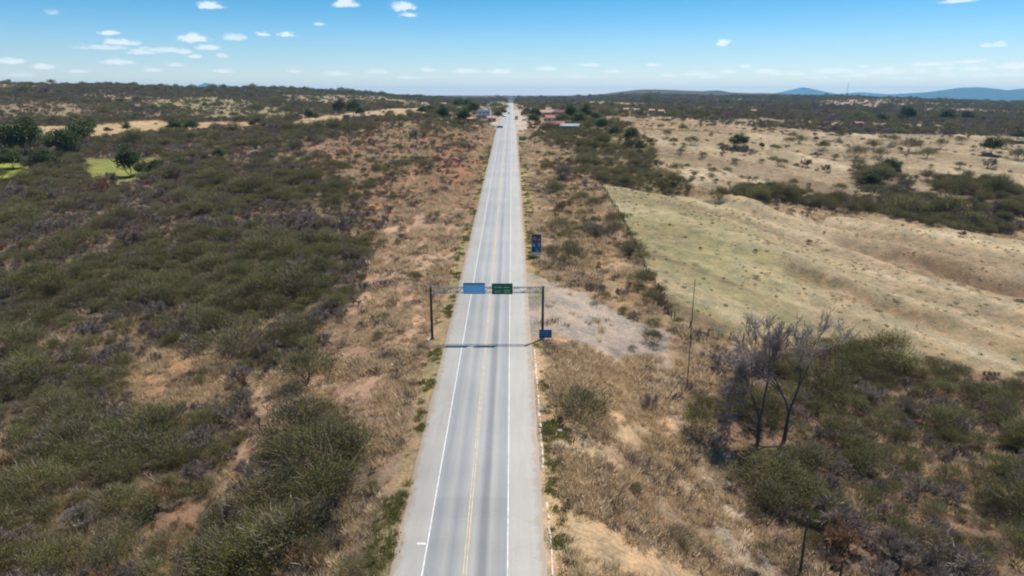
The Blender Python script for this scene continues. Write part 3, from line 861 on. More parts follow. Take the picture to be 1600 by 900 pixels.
def grow(rng, h, spread, stems, levels=3, flat=.5):
    """branching skeleton; returns segments (a, b, r0, r1, level)"""
    segs = []
    def go(p, d, L, r, lev):
        q = p + d * L
        segs.append((p, q, r, r * .62, lev))
        if lev >= levels: return
        for _ in range(rng.integers(2, 4)):
            nd = d + rng.normal(size=3) * .55 * spread
            nd[2] = nd[2] * (1 - .25 * flat * (lev >= 1)) + .12
            nd /= np.linalg.norm(nd)
            go(q, nd, L * rng.uniform(.58, .85), r * .6, lev + 1)
    for s in range(stems):
        an = 2 * math.pi * (s + rng.uniform(0, .7)) / stems
        t_ = rng.uniform(.15, .75) * spread
        d = np.array([math.cos(an) * t_, math.sin(an) * t_, 1.]); d /= np.linalg.norm(d)
        go(np.array([0., 0., -.25]), d, h * rng.uniform(.30, .42), .018 * h, 0)
    return segs


def cat(parts):
    V, F_, n = [], [], 0
    for v, f in parts:
        V.append(v); F_.append(f + n); n += len(v)
    return np.concatenate(V), np.concatenate(F_)


def leafy(seed, h=3.0, wdt=3.6, nl=1500, lsz=.085, m=None, bark=None, twig=.3, shell=.75):
    """rounded or umbrella crowned shrub: clumps of leaves on a branching skeleton"""
    rng = np.random.default_rng(seed)
    segs = grow(rng, h, 1.0, int(rng.integers(3, 6)), 3)
    tips = np.array([s[1] for s in segs if s[4] == 2])
    ncl = 34
    an = rng.uniform(0, 2 * math.pi, ncl); rr = np.sqrt(rng.uniform(0, 1, ncl))
    lob = 1 + .28 * np.sin(an * rng.integers(2, 4) + rng.uniform(0, 6)) + rng.normal(0, .08, ncl)
    cx, cy = np.cos(an) * rr * wdt / 2 * lob, np.sin(an) * rr * wdt / 2 * lob
    dome = np.sqrt(np.clip(1.02 - (rr * .97) ** 2, 0.05, 1))
    cz = h * (.40 + .55 * dome * rng.uniform(shell, 1.02, ncl))
    cl_ = np.stack([cx, cy, cz], 1)
    wts = rng.uniform(.25, 1, ncl); wts /= wts.sum()
    pick = rng.choice(ncl, nl, p=wts)
    sg = rng.uniform(.14, .30, ncl)[pick] * wdt * .66
    C = cl_[pick] + rng.normal(size=(nl, 3)) * np.stack([sg, sg, sg * .55], 1)
    C[:, 2] = np.clip(C[:, 2], .15 * h, None)
    lv = leaf_quads(C, lsz, .5, rng)
    nt = int(nl * twig)
    A = cl_[rng.choice(ncl, nt)] + rng.normal(size=(nt, 3)) * wdt * .09
    A[:, 2] -= h * .12
    D = rnd_dirs(nt, rng) * .7; D[:, 2] = np.abs(D[:, 2]) + .35; D[:, :2] += 1.3 * A[:, :2] / wdt; D /= np.linalg.norm(D, axis=1)[:, None]
    tw = twig_tris(A, D, rng.uniform(.35, 1.0, nt) * h / 3, .0095 * h / 3, rng)
    V, F_ = cat([lv, tw])
    fm = np.concatenate([np.zeros(len(lv[1])), np.ones(len(tw[1]))])
    # limbs reaching the clumps
    st = [(s[0], s[1], s[2], s[3]) for s in segs if s[4] <= 2]
    for c in cl_[::2]:
        near = tips[np.argmin(((tips - c) ** 2).sum(1))]
        st.append((near, c, .006 * h, .003 * h))
    return V, F_, fm, [m, M_TWIG], st, bark or M_BARK


def bare(seed, h=2.8, wdt=3.4, nt=1500, m=None, leafn=0, wd=.011):
    """leafless shrub: a haze of fine twigs on many thin stems"""
    rng = np.random.default_rng(seed)
    segs = grow(rng, h, 1.15, int(rng.integers(5, 8)), 3, .4)
    ends = [s for s in segs if s[4] >= 1]
    e0 = np.array([s[0] for s in ends]); e1 = np.array([s[1] for s in ends])
    pick = rng.choice(len(ends), nt); f = rng.uniform(.1, 1, nt)[:, None]
    A = e0[pick] * (1 - f) + e1[pick] * f
    d = e1[pick] - e0[pick]; d /= np.linalg.norm(d, axis=1)[:, None]
    D = d + rng.normal(size=(nt, 3)) * .55; D[:, 2] += .25; D /= np.linalg.norm(D, axis=1)[:, None]
    sx_ = wdt / max(1e-3, np.ptp(A[:, 0]) + 1.0)
    tw = twig_tris(A, D, rng.uniform(.25, .75, nt) * h / 2.8, wd * h / 2.8, rng)
    parts = [tw]; fm = [np.zeros(nt)]
    if leafn:
        C = A[rng.choice(nt, leafn)] + rng.normal(size=(leafn, 3)) * .12
        parts.append(leaf_quads(C, .06, .5, rng)); fm.append(np.ones(leafn))
    V, F_ = cat(parts)
    V = V * np.array([sx_, sx_, 1]);
    st = [(np.array(s[0]) * [sx_, sx_, 1], np.array(s[1]) * [sx_, sx_, 1], s[2] * .75, s[3] * .75) for s in segs]
    return V, F_, np.concatenate(fm), [m or M_BARE, M_DRYLEAF], st, M_BARK


def round_tree(seed, h=8., wdt=9., nl=3600, lsz=.26, m=None):
    rng = np.random.default_rng(seed)
    segs = grow(rng, h * .8, .9, 2, 3)
    ncl = 46
    v = rnd_dirs(ncl, rng); v[:, 2] = np.abs(v[:, 2]) * 1.1 - .12
    rad = rng.uniform(.45, 1.0, ncl)[:, None]
    cl_ = v * rad * np.array([wdt * .43, wdt * .43, h * .56]) * rng.uniform(.82, 1.12, (ncl, 1)) + np.array([0, 0, h * .40])
    pick = rng.choice(ncl, nl)
    C = cl_[pick] + rng.normal(size=(nl, 3)) * np.array([wdt * .085, wdt * .085, h * .06])
    lv = leaf_quads(C, lsz, .55, rng)
    st = [(s[0], s[1], s[2] * 1.2, s[3] * 1.2) for s in segs if s[4] <= 2]
    return lv[0], lv[1], np.zeros(nl), [m or M_DARK], st, M_BARKDARK


class Plant:
    """crown and trunk meshes of one kind; joined() gives both in one mesh for the uncountable rest"""
    def __init__(self, key, data):
        V, F_, fm, mats, st, bark = data
        self.crown = mesh_np(key + '_crown', V, F_, mats, fm)
        self.trunk = stems_mesh(key + '_trunk', st, bark)
        # joined: trunk stems as quads
        mb = MB()
        for a, b_, r0, r1 in st: mb.tube(a, b_, r0, r1, 3, False)
        tv, tf = np.array(mb.v), np.array(mb.f)
        JV, JF = cat([(V, F_), (tv, tf)])
        self.joined = mesh_np(key, JV, JF, mats + [bark], np.concatenate([fm, np.full(len(tf), len(mats))]))


GREENS = [Plant('leafy_shrub', leafy(100 + k, h, w_, n_, l_, M_GREEN, None, t_)) for k, (h, w_, n_, l_, t_) in enumerate(
    [(2.9, 3.8, 3000, .056, .25), (3.2, 4.4, 3400, .056, .25), (2.4, 3.0, 2200, .052, .3), (2.8, 4.6, 2500, .056, .5), (2.6, 3.6, 1700, .056, .8), (2.1, 3.9, 1500, .052, 1.1)])]
BARES = [Plant('bare_shrub', bare(200 + k, h, w_, n_, None, lf)) for k, (h, w_, n_, lf) in enumerate(
    [(2.9, 3.8, 1900, 0), (2.5, 3.4, 1700, 0), (3.3, 4.0, 2000, 250), (2.2, 3.2, 1500, 120)])]
BROWNS = [Plant('brown_shrub', bare(300 + k, h, w_, n_, M_DRYLEAF, 500, .013)) for k, (h, w_, n_) in enumerate([(1.8, 2.6, 1300), (2.2, 3.0, 1500)])]
DARKS = [Plant('evergreen_tree', round_tree(400 + k, h, w_)) for k, (h, w_) in enumerate([(8, 9.5), (7, 9), (9, 8.5)])]


def tussock(seed, h, n, wd, spread, m, m2=None):
    rng = np.random.default_rng(seed)
    A = np.stack([rng.normal(0, spread * .45, n), rng.normal(0, spread * .45, n), np.full(n, -.06)], 1)
    D = rng.normal(size=(n, 3)) * .42; D[:, 2] = 1; D[:, :2] += A[:, :2] * .5; D /= np.linalg.norm(D, axis=1)[:, None]
    tw = twig_tris(A, D, h * rng.uniform(.5, 1.2, n), wd, rng)
    return mesh_np('tussock', tw[0], tw[1], [m])


STRAWS = [tussock(500 + k, h, 90, .022, sp_, M_STRAW) for k, (h, sp_) in enumerate([(.75, .55), (.95, .6), (.55, .7), (.4, .8)])]
WEEDS = [tussock(600 + k, h, 70, .035, sp_, M_WEED) for k, (h, sp_) in enumerate([(.4, .5), (.55, .6)])]
DEADS = [tussock(700 + k, h, 60, .02, sp_, M_BARE) for k, (h, sp_) in enumerate([(.6, .8), (.8, .9)])]

# ------------------------------------------------------------------ scattering
def grid(x0, x1, y0, y1, c, seed):
    rng = np.random.default_rng(seed)
    gx, gy = np.meshgrid(np.arange(x0, x1, c), np.arange(y0, y1, c))
    x = (gx + rng.uniform(0, c, gx.shape)).ravel(); y = (gy + rng.uniform(0, c, gy.shape)).ravel()
    keep = np.abs(x) < .86 * y + 22
    keep &= ~((x > ROAD_L - 2.6) & (x < ROAD_R + 2.2))
    return x[keep], y[keep]


KEEP_OUT = []        # (x, y, radius): spots kept clear for built things
for p_, r_ in (((847, 528), 3.5), ((676, 528), 2.5), ((852, 526), 4), ((838, 402), 5.5), ((815, 222), 8), ((1073, 611), 2), ((1183, 696), 3), ((1225, 688), 3), ((1250, 880), 2),
               ((510, 525), 3.5), ((905, 650), 4), ((1092, 680), 4), ((757, 186), 14), ((770, 190), 8), ((782, 198), 7), ((828, 178), 9), ((868, 200), 14), ((890, 203), 14), ((855, 192), 20), ((826, 200), 6), ((1085, 602), 5), ((1108, 590), 4), ((1060, 512), 3), ((1090, 527), 5), ((1120, 536), 6), ((1150, 541), 6), ((1180, 543), 6), ((1100, 550), 5), ((1140, 556), 5)):
    q = at_px(*p_); KEEP_OUT.append((q.x, q.y, r_))
SETS = {}


def put(kind, x, y, s, rz=None):
    SETS.setdefault(kind, []).append(np.stack([x, y, s, RNG.uniform(0, 6.28, len(x)) if rz is None else rz], 1))


for gi_, (x0, x1, y0, y1, c, base) in enumerate([(-330, 330, 38, 300, 2.15, .86), (-560, 560, 300, 620, 3.5, 1.05), (-1300, 1300, 620, 1500, 5.6, 1.25), (-2900, 2900, 1500, 3300, 10.5, 1.7)]):
    x, y = grid(x0, x1, y0, y1, c, 900 + gi_)
    z = cover(x, y); _, pr = props(z)
    rng = np.random.default_rng(950 + gi_)
    clump = fbm(x / 9, y / 9, 81, 3); kind_n = fbm(x / 13, y / 16, 83, 3)
    dens = pr[:, 0] * np.where(z < 0, 1, 1)
    dens = np.where((z <= -2) & (z >= -3) & (y > 600), dens * (1 - .8 * sstep(.12, .38, fbm(x / 190, y / 260, 77, 4))), dens)
    sparse = dens < .2
    keep = rng.uniform(0, 1, len(x)) < np.clip(np.where(sparse, dens * (1 + 1.5 * clump), dens * (1 + 1.0 * clump)), 0, 1)
    # sandy aprons beside the road in the village stay clear
    keep &= ~((y > 430) & (y < 1100) & (x > ROAD_L - 6) & (x < ROAD_R + 9))
    for (kx, ky, kr) in KEEP_OUT: keep &= (x - kx) ** 2 + (y - ky) ** 2 > kr * kr
    q = rng.uniform(0, 1, len(x)) - (kind_n * .9 + fbm(x / 38, y / 50, 87, 2) * .5) * np.clip(pr[:, 0] * 2.2, 0, 1)
    k_g = keep & (q < pr[:, 1]); k_b = keep & (q >= pr[:, 1]) & (q < pr[:, 1] + pr[:, 2]); k_o = keep & (q >= pr[:, 1] + pr[:, 2])
    sz = pr[:, 3] * base * rng.lognormal(-.16, .38, len(x)) * (1 + .6 * clump)
    near_road = np.clip((np.maximum(ROAD_L - x, x - ROAD_R) - 1) / 10, .35, 1)
    sz = sz * near_road
    put('green', x[k_g], y[k_g], sz[k_g]); put('bare', x[k_b], y[k_b], sz[k_b]); put('brown', x[k_o], y[k_o], sz[k_o] * .95)

# shrubs and trees the photo shows singly: (column, row of the foot, width in photo pixels)
def singles(kind, lst, ref):
    X_, Y_, S_ = [], [], []
    for (px, py, wpx) in lst:
        p = at_px(px, py)
        dep = project(p.x, p.y, p.z)[2]
        X_.append(p.x); Y_.append(p.y); S_.append(wpx * dep / FPX / ref)
    put(kind, np.array(X_), np.array(Y_), np.array(S_))


singles('green', [(905,655,74),(1092,682,66),(1022,538,34),(880,415,48),(870,365,32),(1000,448,36),(1020,475,28),(925,330,28),(985,400,34),(955,350,30),(915,280,30),(884,280,26),
                  (455,690,85),(500,740,95),(540,720,80),(420,800,95),(520,800,100),(450,860,110),(360,860,90),(480,600,75),(360,565,90),(1200,765,78),(1270,800,72),(1150,760,50),(972,345,18),(985,372,20),(1003,410,22),(1013,435,22),(1028,462,24),(1040,484,20),(1060,508,16),(240,720,80)], 3.9)
singles('field_bush', [(1042,214,16),(1052,225,14),(1079,226,15),(1058,268,18),(1131,238,15),(1176,242,14),(1098,246,10),(1124,313,26),(1085,277,12),(1232,227,18),(1286,234,17),(1338,247,26),
    (1376,247,19),(1546,264,24),(1311,302,22),(1250,224,14),(1420,236,26),(1448,247,22),(1470,232,20),(1312,217,14),(1276,246,12),(1305,250,10),(1430,282,12),(1365,232,18),(1395,225,22),(1500,226,20),
    (1590,250,22),(1572,232,18),(1290,270,16),(1260,262,18),(1218,300,14),(1150,255,10),(1108,262,10),(1190,256,12),(1064,240,10),(1020,225,14),(1340,262,14),(1500,262,12),(1240,290,12),(1170,282,10)], 3.6)
singles('dark', [(120,211,24),(142,206,24),(45,212,17),(198,205,16),(168,208,12),(10,242,62),(48,243,60),(100,244,56),(128,232,48),(20,264,46),(70,264,42),(205,276,52),(282,271,38),(344,248,24),(248,277,38),(225,273,26),
    (275,207,30),(300,206,24),(320,168,10),(394,199,13),(395,203,10),(484,188,18),(493,188,14),(530,180,26),(552,180,26),(563,182,18),(660,178,18),(672,178,18),
    (694,190,26),(704,181,22),(724,196,27),(740,180,24),(783,179,20),(778,186,16),(716,170,20),(731,168,22),(823,181,16),(837,186,20),(845,176,16),(834,194,22),(878,192,24),(893,190,26),(905,196,28),(915,188,26),
    (1155,231,33),(1275,220,10),(1204,302,25),(1391,271,36),(1362,288,33),(1549,239,34),(1590,220,24),(1062,182,13),(1087,180,11),(1087,186,12),(1378,191,24),(1418,190,30),(1480,189,28),(1510,189,20),(1075,172,8),
    (1190,232,10),(940,205,24),(960,214,22),(985,222,24),(1000,238,22),(930,190,18)], 9.2)
singles('village_tree', [(684,182,14),(700,188,14),(712,186,12),(730,189,15),(746,193,12),(752,178,12),(790,172,10),(775,181,13),(686,200,14),(668,196,14),(655,190,13),(708,197,13),
                  (840,177,12),(832,187,12),(843,197,12),(852,203,13),(880,198,14),(902,203,15),(918,202,16),(930,198,15),(912,180,14),(926,184,14),(890,180,13),(866,172,11),(812,172,9),(822,175,9),(950,196,15),(965,203,15),
                  (880,212,14),(900,216,15),(925,214,16),(945,226,15),(640,180,12),(628,186,12),(590,192,13),(610,190,12)], 3.9)
singles('bright', [(250,690,70),(1405,590,60),(1560,745,50),(1590,700,50)], 3.9)

DARK_LABELS = ['round evergreen first of the pair on the golden field below the hill',
 'round evergreen second of the pair on the golden field below the hill',
 'small evergreen alone on the golden field at the picture edge',
 'evergreen where two golden patches meet',
 'tiny evergreen between the pair and the golden patch gap',
 'large evergreen at the picture edge behind the bright meadow',
 'second large evergreen from the edge behind the bright meadow',
 'large evergreen between the two green meadows',
 'evergreen just below the round pair on the golden field',
 'evergreen standing in the bright meadow at the picture edge',
 'evergreen at the end of the bright edge meadow',
 'large spreading evergreen standing on the inner green meadow',
 'evergreen just beyond the far end of the inner meadow',
 'lone evergreen on dry ground right of the inner meadow',
 'evergreen on the lower corner of the inner meadow',
 'evergreen touching the large spreading one on the meadow',
 'evergreen at the end of the golden strip, first of two',
 'evergreen at the end of the golden strip, second of two',
 'tiny lone evergreen high on the scrub hill',
 'small evergreen at the foot of the hill clearing, upper of two',
 'small evergreen at the foot of the hill clearing, lower of two',
 'evergreen on the golden strip below the second hill, first of two',
 'evergreen on the golden strip below the second hill, second of two',
 'evergreen first in the dark row above the golden strip',
 'evergreen in the middle of the dark row above the golden strip',
 'evergreen last in the dark row above the golden strip',
 'evergreen at the near end of the golden strip by the village',
 'evergreen beside the one ending the golden strip',
 'evergreen at the outer edge of the village, left group',
 'evergreen behind the outer village tree',
 'dark evergreen in front of the white flat roofed house',
 'evergreen beside the wall of the two storey blue house',
 'evergreen between blue house and road',
 'evergreen behind the small roadside house',
 'evergreen behind the white flat roofed house',
 'evergreen at the back of the blue house',
 'evergreen beside the white shop building',
 'evergreen beside the village sand lane',
 'evergreen above the topmost tiled roof',
 'evergreen by the sandy parking place',
 'evergreen between middle tiled house and grey shed',
 'evergreen behind the grey blue shed',
 'evergreen at the end of the grey blue shed',
 'evergreen past the last tiled houses',
 'big round evergreen alone on the pale slope',
 'tiny evergreen alone near the top of the pale slope',
 'round evergreen standing at the start of the creek belt',
 'blue green evergreen above the creek thicket, upper of two',
 'blue green evergreen in the creek thicket, lower of two',
 'broad dark evergreen near the far edge of the pale slope',
 'evergreen at the picture edge above the pale slope',
 'evergreen on the pale ridge, first of two dark ones',
 'evergreen on the pale ridge, second of two dark ones',
 'evergreen just below the second dark one on the ridge',
 'evergreen on the dark plain near the lone house',
 'widest evergreen on the dark plain',
 'evergreen on the dark plain past the widest one, first of two',
 'evergreen on the dark plain past the widest one, second of two',
 'small evergreen on top of the pale ridge',
 'small evergreen just beside the big round one',
 'evergreen on the green rise, topmost',
 'evergreen on the green rise, second from the top',
 'evergreen on the green rise, third from the top',
 'lowest evergreen on the green rise',
 'evergreen behind the top of the green rise']
KINDS = {
 'green': (GREENS, 'leafy_shrub', 'shrub'), 'bare': (BARES, 'bare_shrub', 'shrub'), 'brown': (BROWNS, 'brown_shrub', 'shrub'),
 'field_bush': ([GREENS[3], GREENS[4], BARES[2], GREENS[2]], 'field_bush', 'bush'), 'dark': (DARKS, 'evergreen_tree', 'tree'), 'bright': ([GREENS[0]], 'leafy_shrub', 'shrub'), 'village_tree': ([GREENS[0], GREENS[1], GREENS[3]], 'spreading_tree', 'tree')}


def region(kind, x, y):
    if kind == 'village_tree': return 'mid green spreading tree with open crown near the village houses', 'spreading trees round the village'
    if kind in ('green', 'bright'):
        nm = 'olive green leafy shrub'
    elif kind == 'bare': nm = 'leafless grey twiggy shrub'
    elif kind == 'brown': nm = 'withered low brown shrub'
    elif kind == 'field_bush': nm = 'small rounded bush'
    else: nm = 'dark green evergreen tree'
    if kind == 'field_bush':
        w2 = ' above the green rise side of the straw field' if x < 60 else ' near the creek thicket' if y < 400 and x > 130 else ' on the upper straw slopes' if y > 430 else ' in the middle of the straw slopes'
        return nm + w2, 'bushes' + w2
    if kind == 'field_bush': return nm + ' dotted alone over the straw coloured slopes', 'bushes dotted over the straw field'
    if y > 430 and -150 < x < 120: return nm + ' beside the village houses', nm + 's in the village'
    if x < 0:
        if kind == 'dark':
            if y < 430: return nm + ' round the green meadow in the valley', 'evergreens round the green meadow'
            return nm + ' at the golden fields below the scrub hill', 'evergreens at the golden fields'
        if y < 110 and x > -32: return nm + ' along the verge below the blue sign', nm + 's by the verge on the blue sign side'
        band = 'nearest the camera' if y < 72 else 'level with the poster board' if y > 128 else 'level with the gantry' if y > 88 else 'level with the white boulders'
        if y < 430: return nm + ' in the scrub ' + band, nm + 's in the scrub ' + band
        return nm + ' on the far scrub hill beyond the meadow', nm + 's on the far hill'
    zi_ = int(cover(np.array([float(x)]), np.array([float(y)]))[0]); zn = ZONES[zi_][0] if zi_ >= 0 else ''
    if kind == 'dark':
        return (nm + ' standing on the pale grass slopes', 'evergreens on the pale slopes') if y < 700 else (nm + ' on the dark plain beyond the fields', 'evergreens on the far plain')
    if zn == 'scrub_right':
        where = 'in front of the big bare trees' if y < 80 else 'just behind the big bare trees' if y > 98 else 'beside the big bare trees'
        return nm + ' ' + where, nm + 's ' + where
    if zn in ('verge_right', 'gravel', 'dirt_strip'): return nm + ' in the dry grass below the gravel turn-off', nm + 's below the turn-off'
    if zn == 'bank_right': return nm + ' on the bank between road and field', nm + 's on the bank by the field'
    if zn in ('green_hill', 'hedge'): return nm + ' on the green rise above the pale field', nm + 's on the green rise'
    if zn.startswith('creek'): return nm + ' in the dark belt along the creek', nm + 's along the creek'
    if zn.startswith('field'): return nm + ' scattered on the straw slopes', nm + 's on the straw slopes'
    return nm + ' on the plain beyond the straw slopes', nm + 's on the far plain'


LIB = bpy.data.collections.new('plant_shapes')          # source shapes of the uncountable plants, not in the scene


def stuff_points(name, label, meshes, arr, cat_=None):
    """one object: every remaining plant of a kind, set out by geometry nodes on its own points"""
    me = bpy.data.meshes.new(name)
    z = terrain_z(arr[:, 0], arr[:, 1])
    me.vertices.add(len(arr)); me.vertices.foreach_set('co', np.stack([arr[:, 0], arr[:, 1], z - .02], 1).astype(np.float32).ravel())
    for nm, ty, val in (('size', 'FLOAT', arr[:, 2]), ('turn', 'FLOAT', arr[:, 3])):
        me.attributes.new(nm, ty, 'POINT').data.foreach_set('value', val.astype(np.float32))
    me.attributes.new('pick', 'INT', 'POINT').data.foreach_set('value', RNG.integers(0, len(meshes), len(arr)).astype(np.int32))
    o = tag(link(name, me), label, None, None, 'stuff')
    sub = bpy.data.collections.new(name + '_shapes')
    for i, mm in enumerate(meshes):
        so = bpy.data.objects.new('%s_shape' % name, mm); sub.objects.link(so)
    ng = bpy.data.node_groups.new(name, 'GeometryNodeTree')
    ng.interface.new_socket('Geometry', in_out='INPUT', socket_type='NodeSocketGeometry')
    ng.interface.new_socket('Geometry', in_out='OUTPUT', socket_type='NodeSocketGeometry')
    N = ng.nodes; K = ng.links
    gi, go = N.new('NodeGroupInput'), N.new('NodeGroupOutput')
    iop = N.new('GeometryNodeInstanceOnPoints'); ci = N.new('GeometryNodeCollectionInfo')
    ci.inputs['Collection'].default_value = sub; ci.inputs['Separate Children'].default_value = True; ci.inputs['Reset Children'].default_value = True
    def attr(nm, ty):
        a = N.new('GeometryNodeInputNamedAttribute'); a.data_type = ty; a.inputs['Name'].default_value = nm
        return [s for s in a.outputs if s.enabled and s.name == 'Attribute'][0]
    cb = N.new('ShaderNodeCombineXYZ'); K.new(attr('turn', 'FLOAT'), cb.inputs[2])
    K.new(gi.outputs[0], iop.inputs['Points']); K.new(ci.outputs[0], iop.inputs['Instance'])
    iop.inputs['Pick Instance'].default_value = True
    K.new(attr('pick', 'INT'), iop.inputs['Instance Index'])
    K.new(cb.outputs[0], iop.inputs['Rotation'])
    K.new(attr('size', 'FLOAT'), iop.inputs['Scale'])
    K.new(iop.outputs[0], go.inputs[0])
    md = o.modifiers.new('scatter', 'NODES'); md.node_group = ng
    return o


MAX_EACH = 296
REST = {'green': ('scrub_green', 'olive green scrub covering the land'), 'bare': ('scrub_grey', 'leafless grey scrub covering the land'), 'brown': ('scrub_brown', 'withered brown scrub between the greener bushes')}
for kind, chunks in SETS.items():
    arr = np.concatenate(chunks)
    plants, nm, cat_ = KINDS[kind]
    zt = terrain_z(arr[:, 0], arr[:, 1])
    px, py, dep = project(arr[:, 0], arr[:, 1], zt + 1.2)
    vis = (px > 4) & (px < 1596) & (py > 0) & (py < 893)
    show = np.where(vis, arr[:, 2] / dep, -1)
    cap = MAX_EACH - (len(SETS['bright'][0]) if kind == 'green' else 0)
    order = np.argsort(-show)
    ind = [i for i in order[:cap] if show[i] > 0] if kind in REST else list(range(len(arr)))
    rest = np.setdiff1d(np.arange(len(arr)), ind)
    for q, i in enumerate(ind):
        pl = plants[int(RNG.integers(0, len(plants)))]
        x, y, s, rz = arr[i]
        lab, grp = region(kind, x, y)
        if kind == 'dark': lab = DARK_LABELS[i].replace(', left group', ''); lab = lab if 'evergreen' in lab else lab + ' evergreen'
        root = empty(nm, (x, y, zt[i] - .03), rz, lab, cat_, grp)
        root.scale = (s, s, s * random.uniform(.85, 1.1))
        if kind in ('green', 'bright', 'bare', 'brown') and s < .9: root.scale = (s, s, s)
        link('crown', pl.crown, root); link('trunk', pl.trunk, root)
    if len(rest) and kind in REST:
        stuff_points(REST[kind][0], REST[kind][1], [p.joined for p in plants], arr[rest])
    print(kind, len(arr), 'individual', len(ind))

# grass and weeds
gs_ = [grid(-70, 80, 38, 115, .62, 1200), grid(-130, 190, 115, 260, 1.15, 1201), grid(-190, 240, 260, 520, 2.2, 1202)]
x = np.concatenate([q[0] for q in gs_]); y = np.concatenate([q[1] for q in gs_])
z = cover(x, y); _, pr = props(z)
cn = fbm(x / 5, y / 6, 91, 3)
k = RNG.uniform(0, 1, len(x)) < pr[:, 4] * (.72 + 1.3 * cn)
for (kx, ky, kr) in KEEP_OUT[:5]: k &= (x - kx) ** 2 + (y - ky) ** 2 > (kr * .6) ** 2
szg = np.where(np.isin(z, [i for i, q in enumerate(ZONES) if q[0].startswith('field')]), .42, .95) * RNG.uniform(.55, 1.35, len(x)) * (1 + cn * .6) * np.interp(y, [115, 116, 260, 261], [1, 1.25, 1.25, 1.7])
t_ = RNG.uniform(0, 1, len(x)); dead = k & (t_ < .22 + .5 * fbm(x / 8, y / 8, 93, 2)); straw = k & ~dead
stuff_points('dry_grass', 'tall straw coloured dry grass on verges and slopes', STRAWS, np.stack([x, y, szg, RNG.uniform(0, 6.28, len(x))], 1)[straw])
stuff_points('dead_twigs', 'grey dead weeds and fallen twigs in the dry grass', DEADS, np.stack([x, y, szg, RNG.uniform(0, 6.28, len(x))], 1)[dead])
n = 5200
yw = 40 + 340 * RNG.uniform(0, 1, n) ** 1.5
lf = RNG.uniform(0, 1, n) < .5
xw = np.where(lf, ROAD_L - .4 - np.abs(RNG.normal(0, 1.1, n)), ROAD_R + .9 + np.abs(RNG.normal(0, 1.5, n)))
cw = fbm(xw / 2.5, yw / 5, 95, 3)
kw = (RNG.uniform(0, 1, n) < .30 + 1.6 * cw) & ~((xw > 0) & (yw > 100) & (yw < 142))
# a few weeds in the pale field
m2 = 420
pf = [ZONES[i] for i in range(len(ZONES)) if ZONES[i][0] in ('field_green', 'field')]
fx, fy = RNG.uniform(25, 200, m2 * 3), RNG.uniform(105, 300, m2 * 3)
ok = np.isin(cover(fx, fy), [i for i, q in enumerate(ZONES) if q[0] in ('field_green', 'field')])
xa, ya = np.concatenate([xw[kw], fx[ok][:m2]]), np.concatenate([yw[kw], fy[ok][:m2]])
sa = np.concatenate([RNG.uniform(.35, 1.1, kw.sum()), RNG.uniform(.3, 1.0, len(fx[ok][:m2]))])
stuff_points('roadside_weeds', 'low green weeds along the asphalt edges', WEEDS, np.stack([xa, ya, sa, RNG.uniform(0, 6.28, len(xa))], 1))

# ------------------------------------------------------------------ the big bare trees on the slope
def big_tree(px, py, top_py, wpx, seed, label, lean):
    rng = np.random.default_rng(seed)
    p = at_px(px, py); dep = project(p.x, p.y, p.z)[2]
    hgt = (py - top_py) * dep / FPX / .93
    root = empty('bare_tree', p - Vector((0, 0, .1)), 0, label, 'tree')
    segs = []
    def go(a, d, L, r, lev):
        q = a
        for s_ in range(2):
            dd = d + rng.normal(size=3) * .10; dd /= np.linalg.norm(dd)
            e = q + dd * L / 2
            segs.append((q, e, r * (1 - .15 * s_), r * (.85 - .15 * s_), lev)); q = e; d = dd
        if lev >= 6: return
        n_ = 2 if lev == 0 else (3 if rng.uniform() < (.75 if lev < 3 else .45) else 2)
        for j in range(n_):
            nd = d + rng.normal(size=3) * (.30 if lev < 3 else .42)
            if lev == 0: nd = np.array([(-.42, .50)[j] + .08 * rng.normal(), .2 * rng.normal(), 1.0])
            nd[2] += .16; nd[:2] += q[:2] * .02; nd /= np.linalg.norm(nd)
            go(q, nd, L * rng.uniform(.62, .98), r * (.68 if lev < 2 else .60), lev + 1)
    go(np.array([0, 0, -.2]), np.array([lean, 0.05, 1.]), hgt * .23, hgt * .0155, 0)
    ext = max(abs(s[1][0]) for s in segs); top = max(s[1][2] for s in segs)
    sx_ = wpx * dep / FPX / 2 / ext * .92; sz_ = hgt / top * .96
    S_ = np.array([sx_, sx_, sz_])
    stems_ = [(s[0] * S_, s[1] * S_, s[2], s[3]) for s in segs]
    tr = MB()
    for s, k_ in zip(stems_, segs):
        if k_[4] <= 2: tr.tube(s[0], s[1], s[2], s[3], 7, False)
    tr.build('trunk', M_BARKDARK, root)
    cr = MB()
    for s, k_ in zip(stems_, segs):
        if k_[4] > 2: cr.tube(s[0], s[1], max(s[2], .020), max(s[3], .012), 4, False)
    ends = [(s, k_) for s, k_ in zip(stems_, segs) if k_[4] >= 4]
    nt = 2600
    pk = rng.choice(len(ends), nt); f = rng.uniform(0, 1, nt)[:, None]
    e0 = np.array([e[0][0] for e in ends])[pk]; e1 = np.array([e[0][1] for e in ends])[pk]
    A = e0 * (1 - f) + e1 * f; d = e1 - e0; d /= np.linalg.norm(d, axis=1)[:, None]
    D = d + rng.normal(size=(nt, 3)) * .45; D[:, 2] += .15; D /= np.linalg.norm(D, axis=1)[:, None]
    V, F_ = twig_tris(A, D, rng.uniform(.6, 1.7, nt), .009, rng)
    V, F_ = cat([(V, F_), (np.array(cr.v), np.array(cr.f))])
    link('crown', mesh_np('crown', V, F_, [M_TREETWIG]), root)
    return root


big_tree(1225, 688, 490, 225, 5, 'tallest leafless tree with forked dark trunk on the red slope', .10)
big_tree(1183, 697, 508, 150, 17, 'slimmer leafless tree just beside the tallest forked one', -.06)

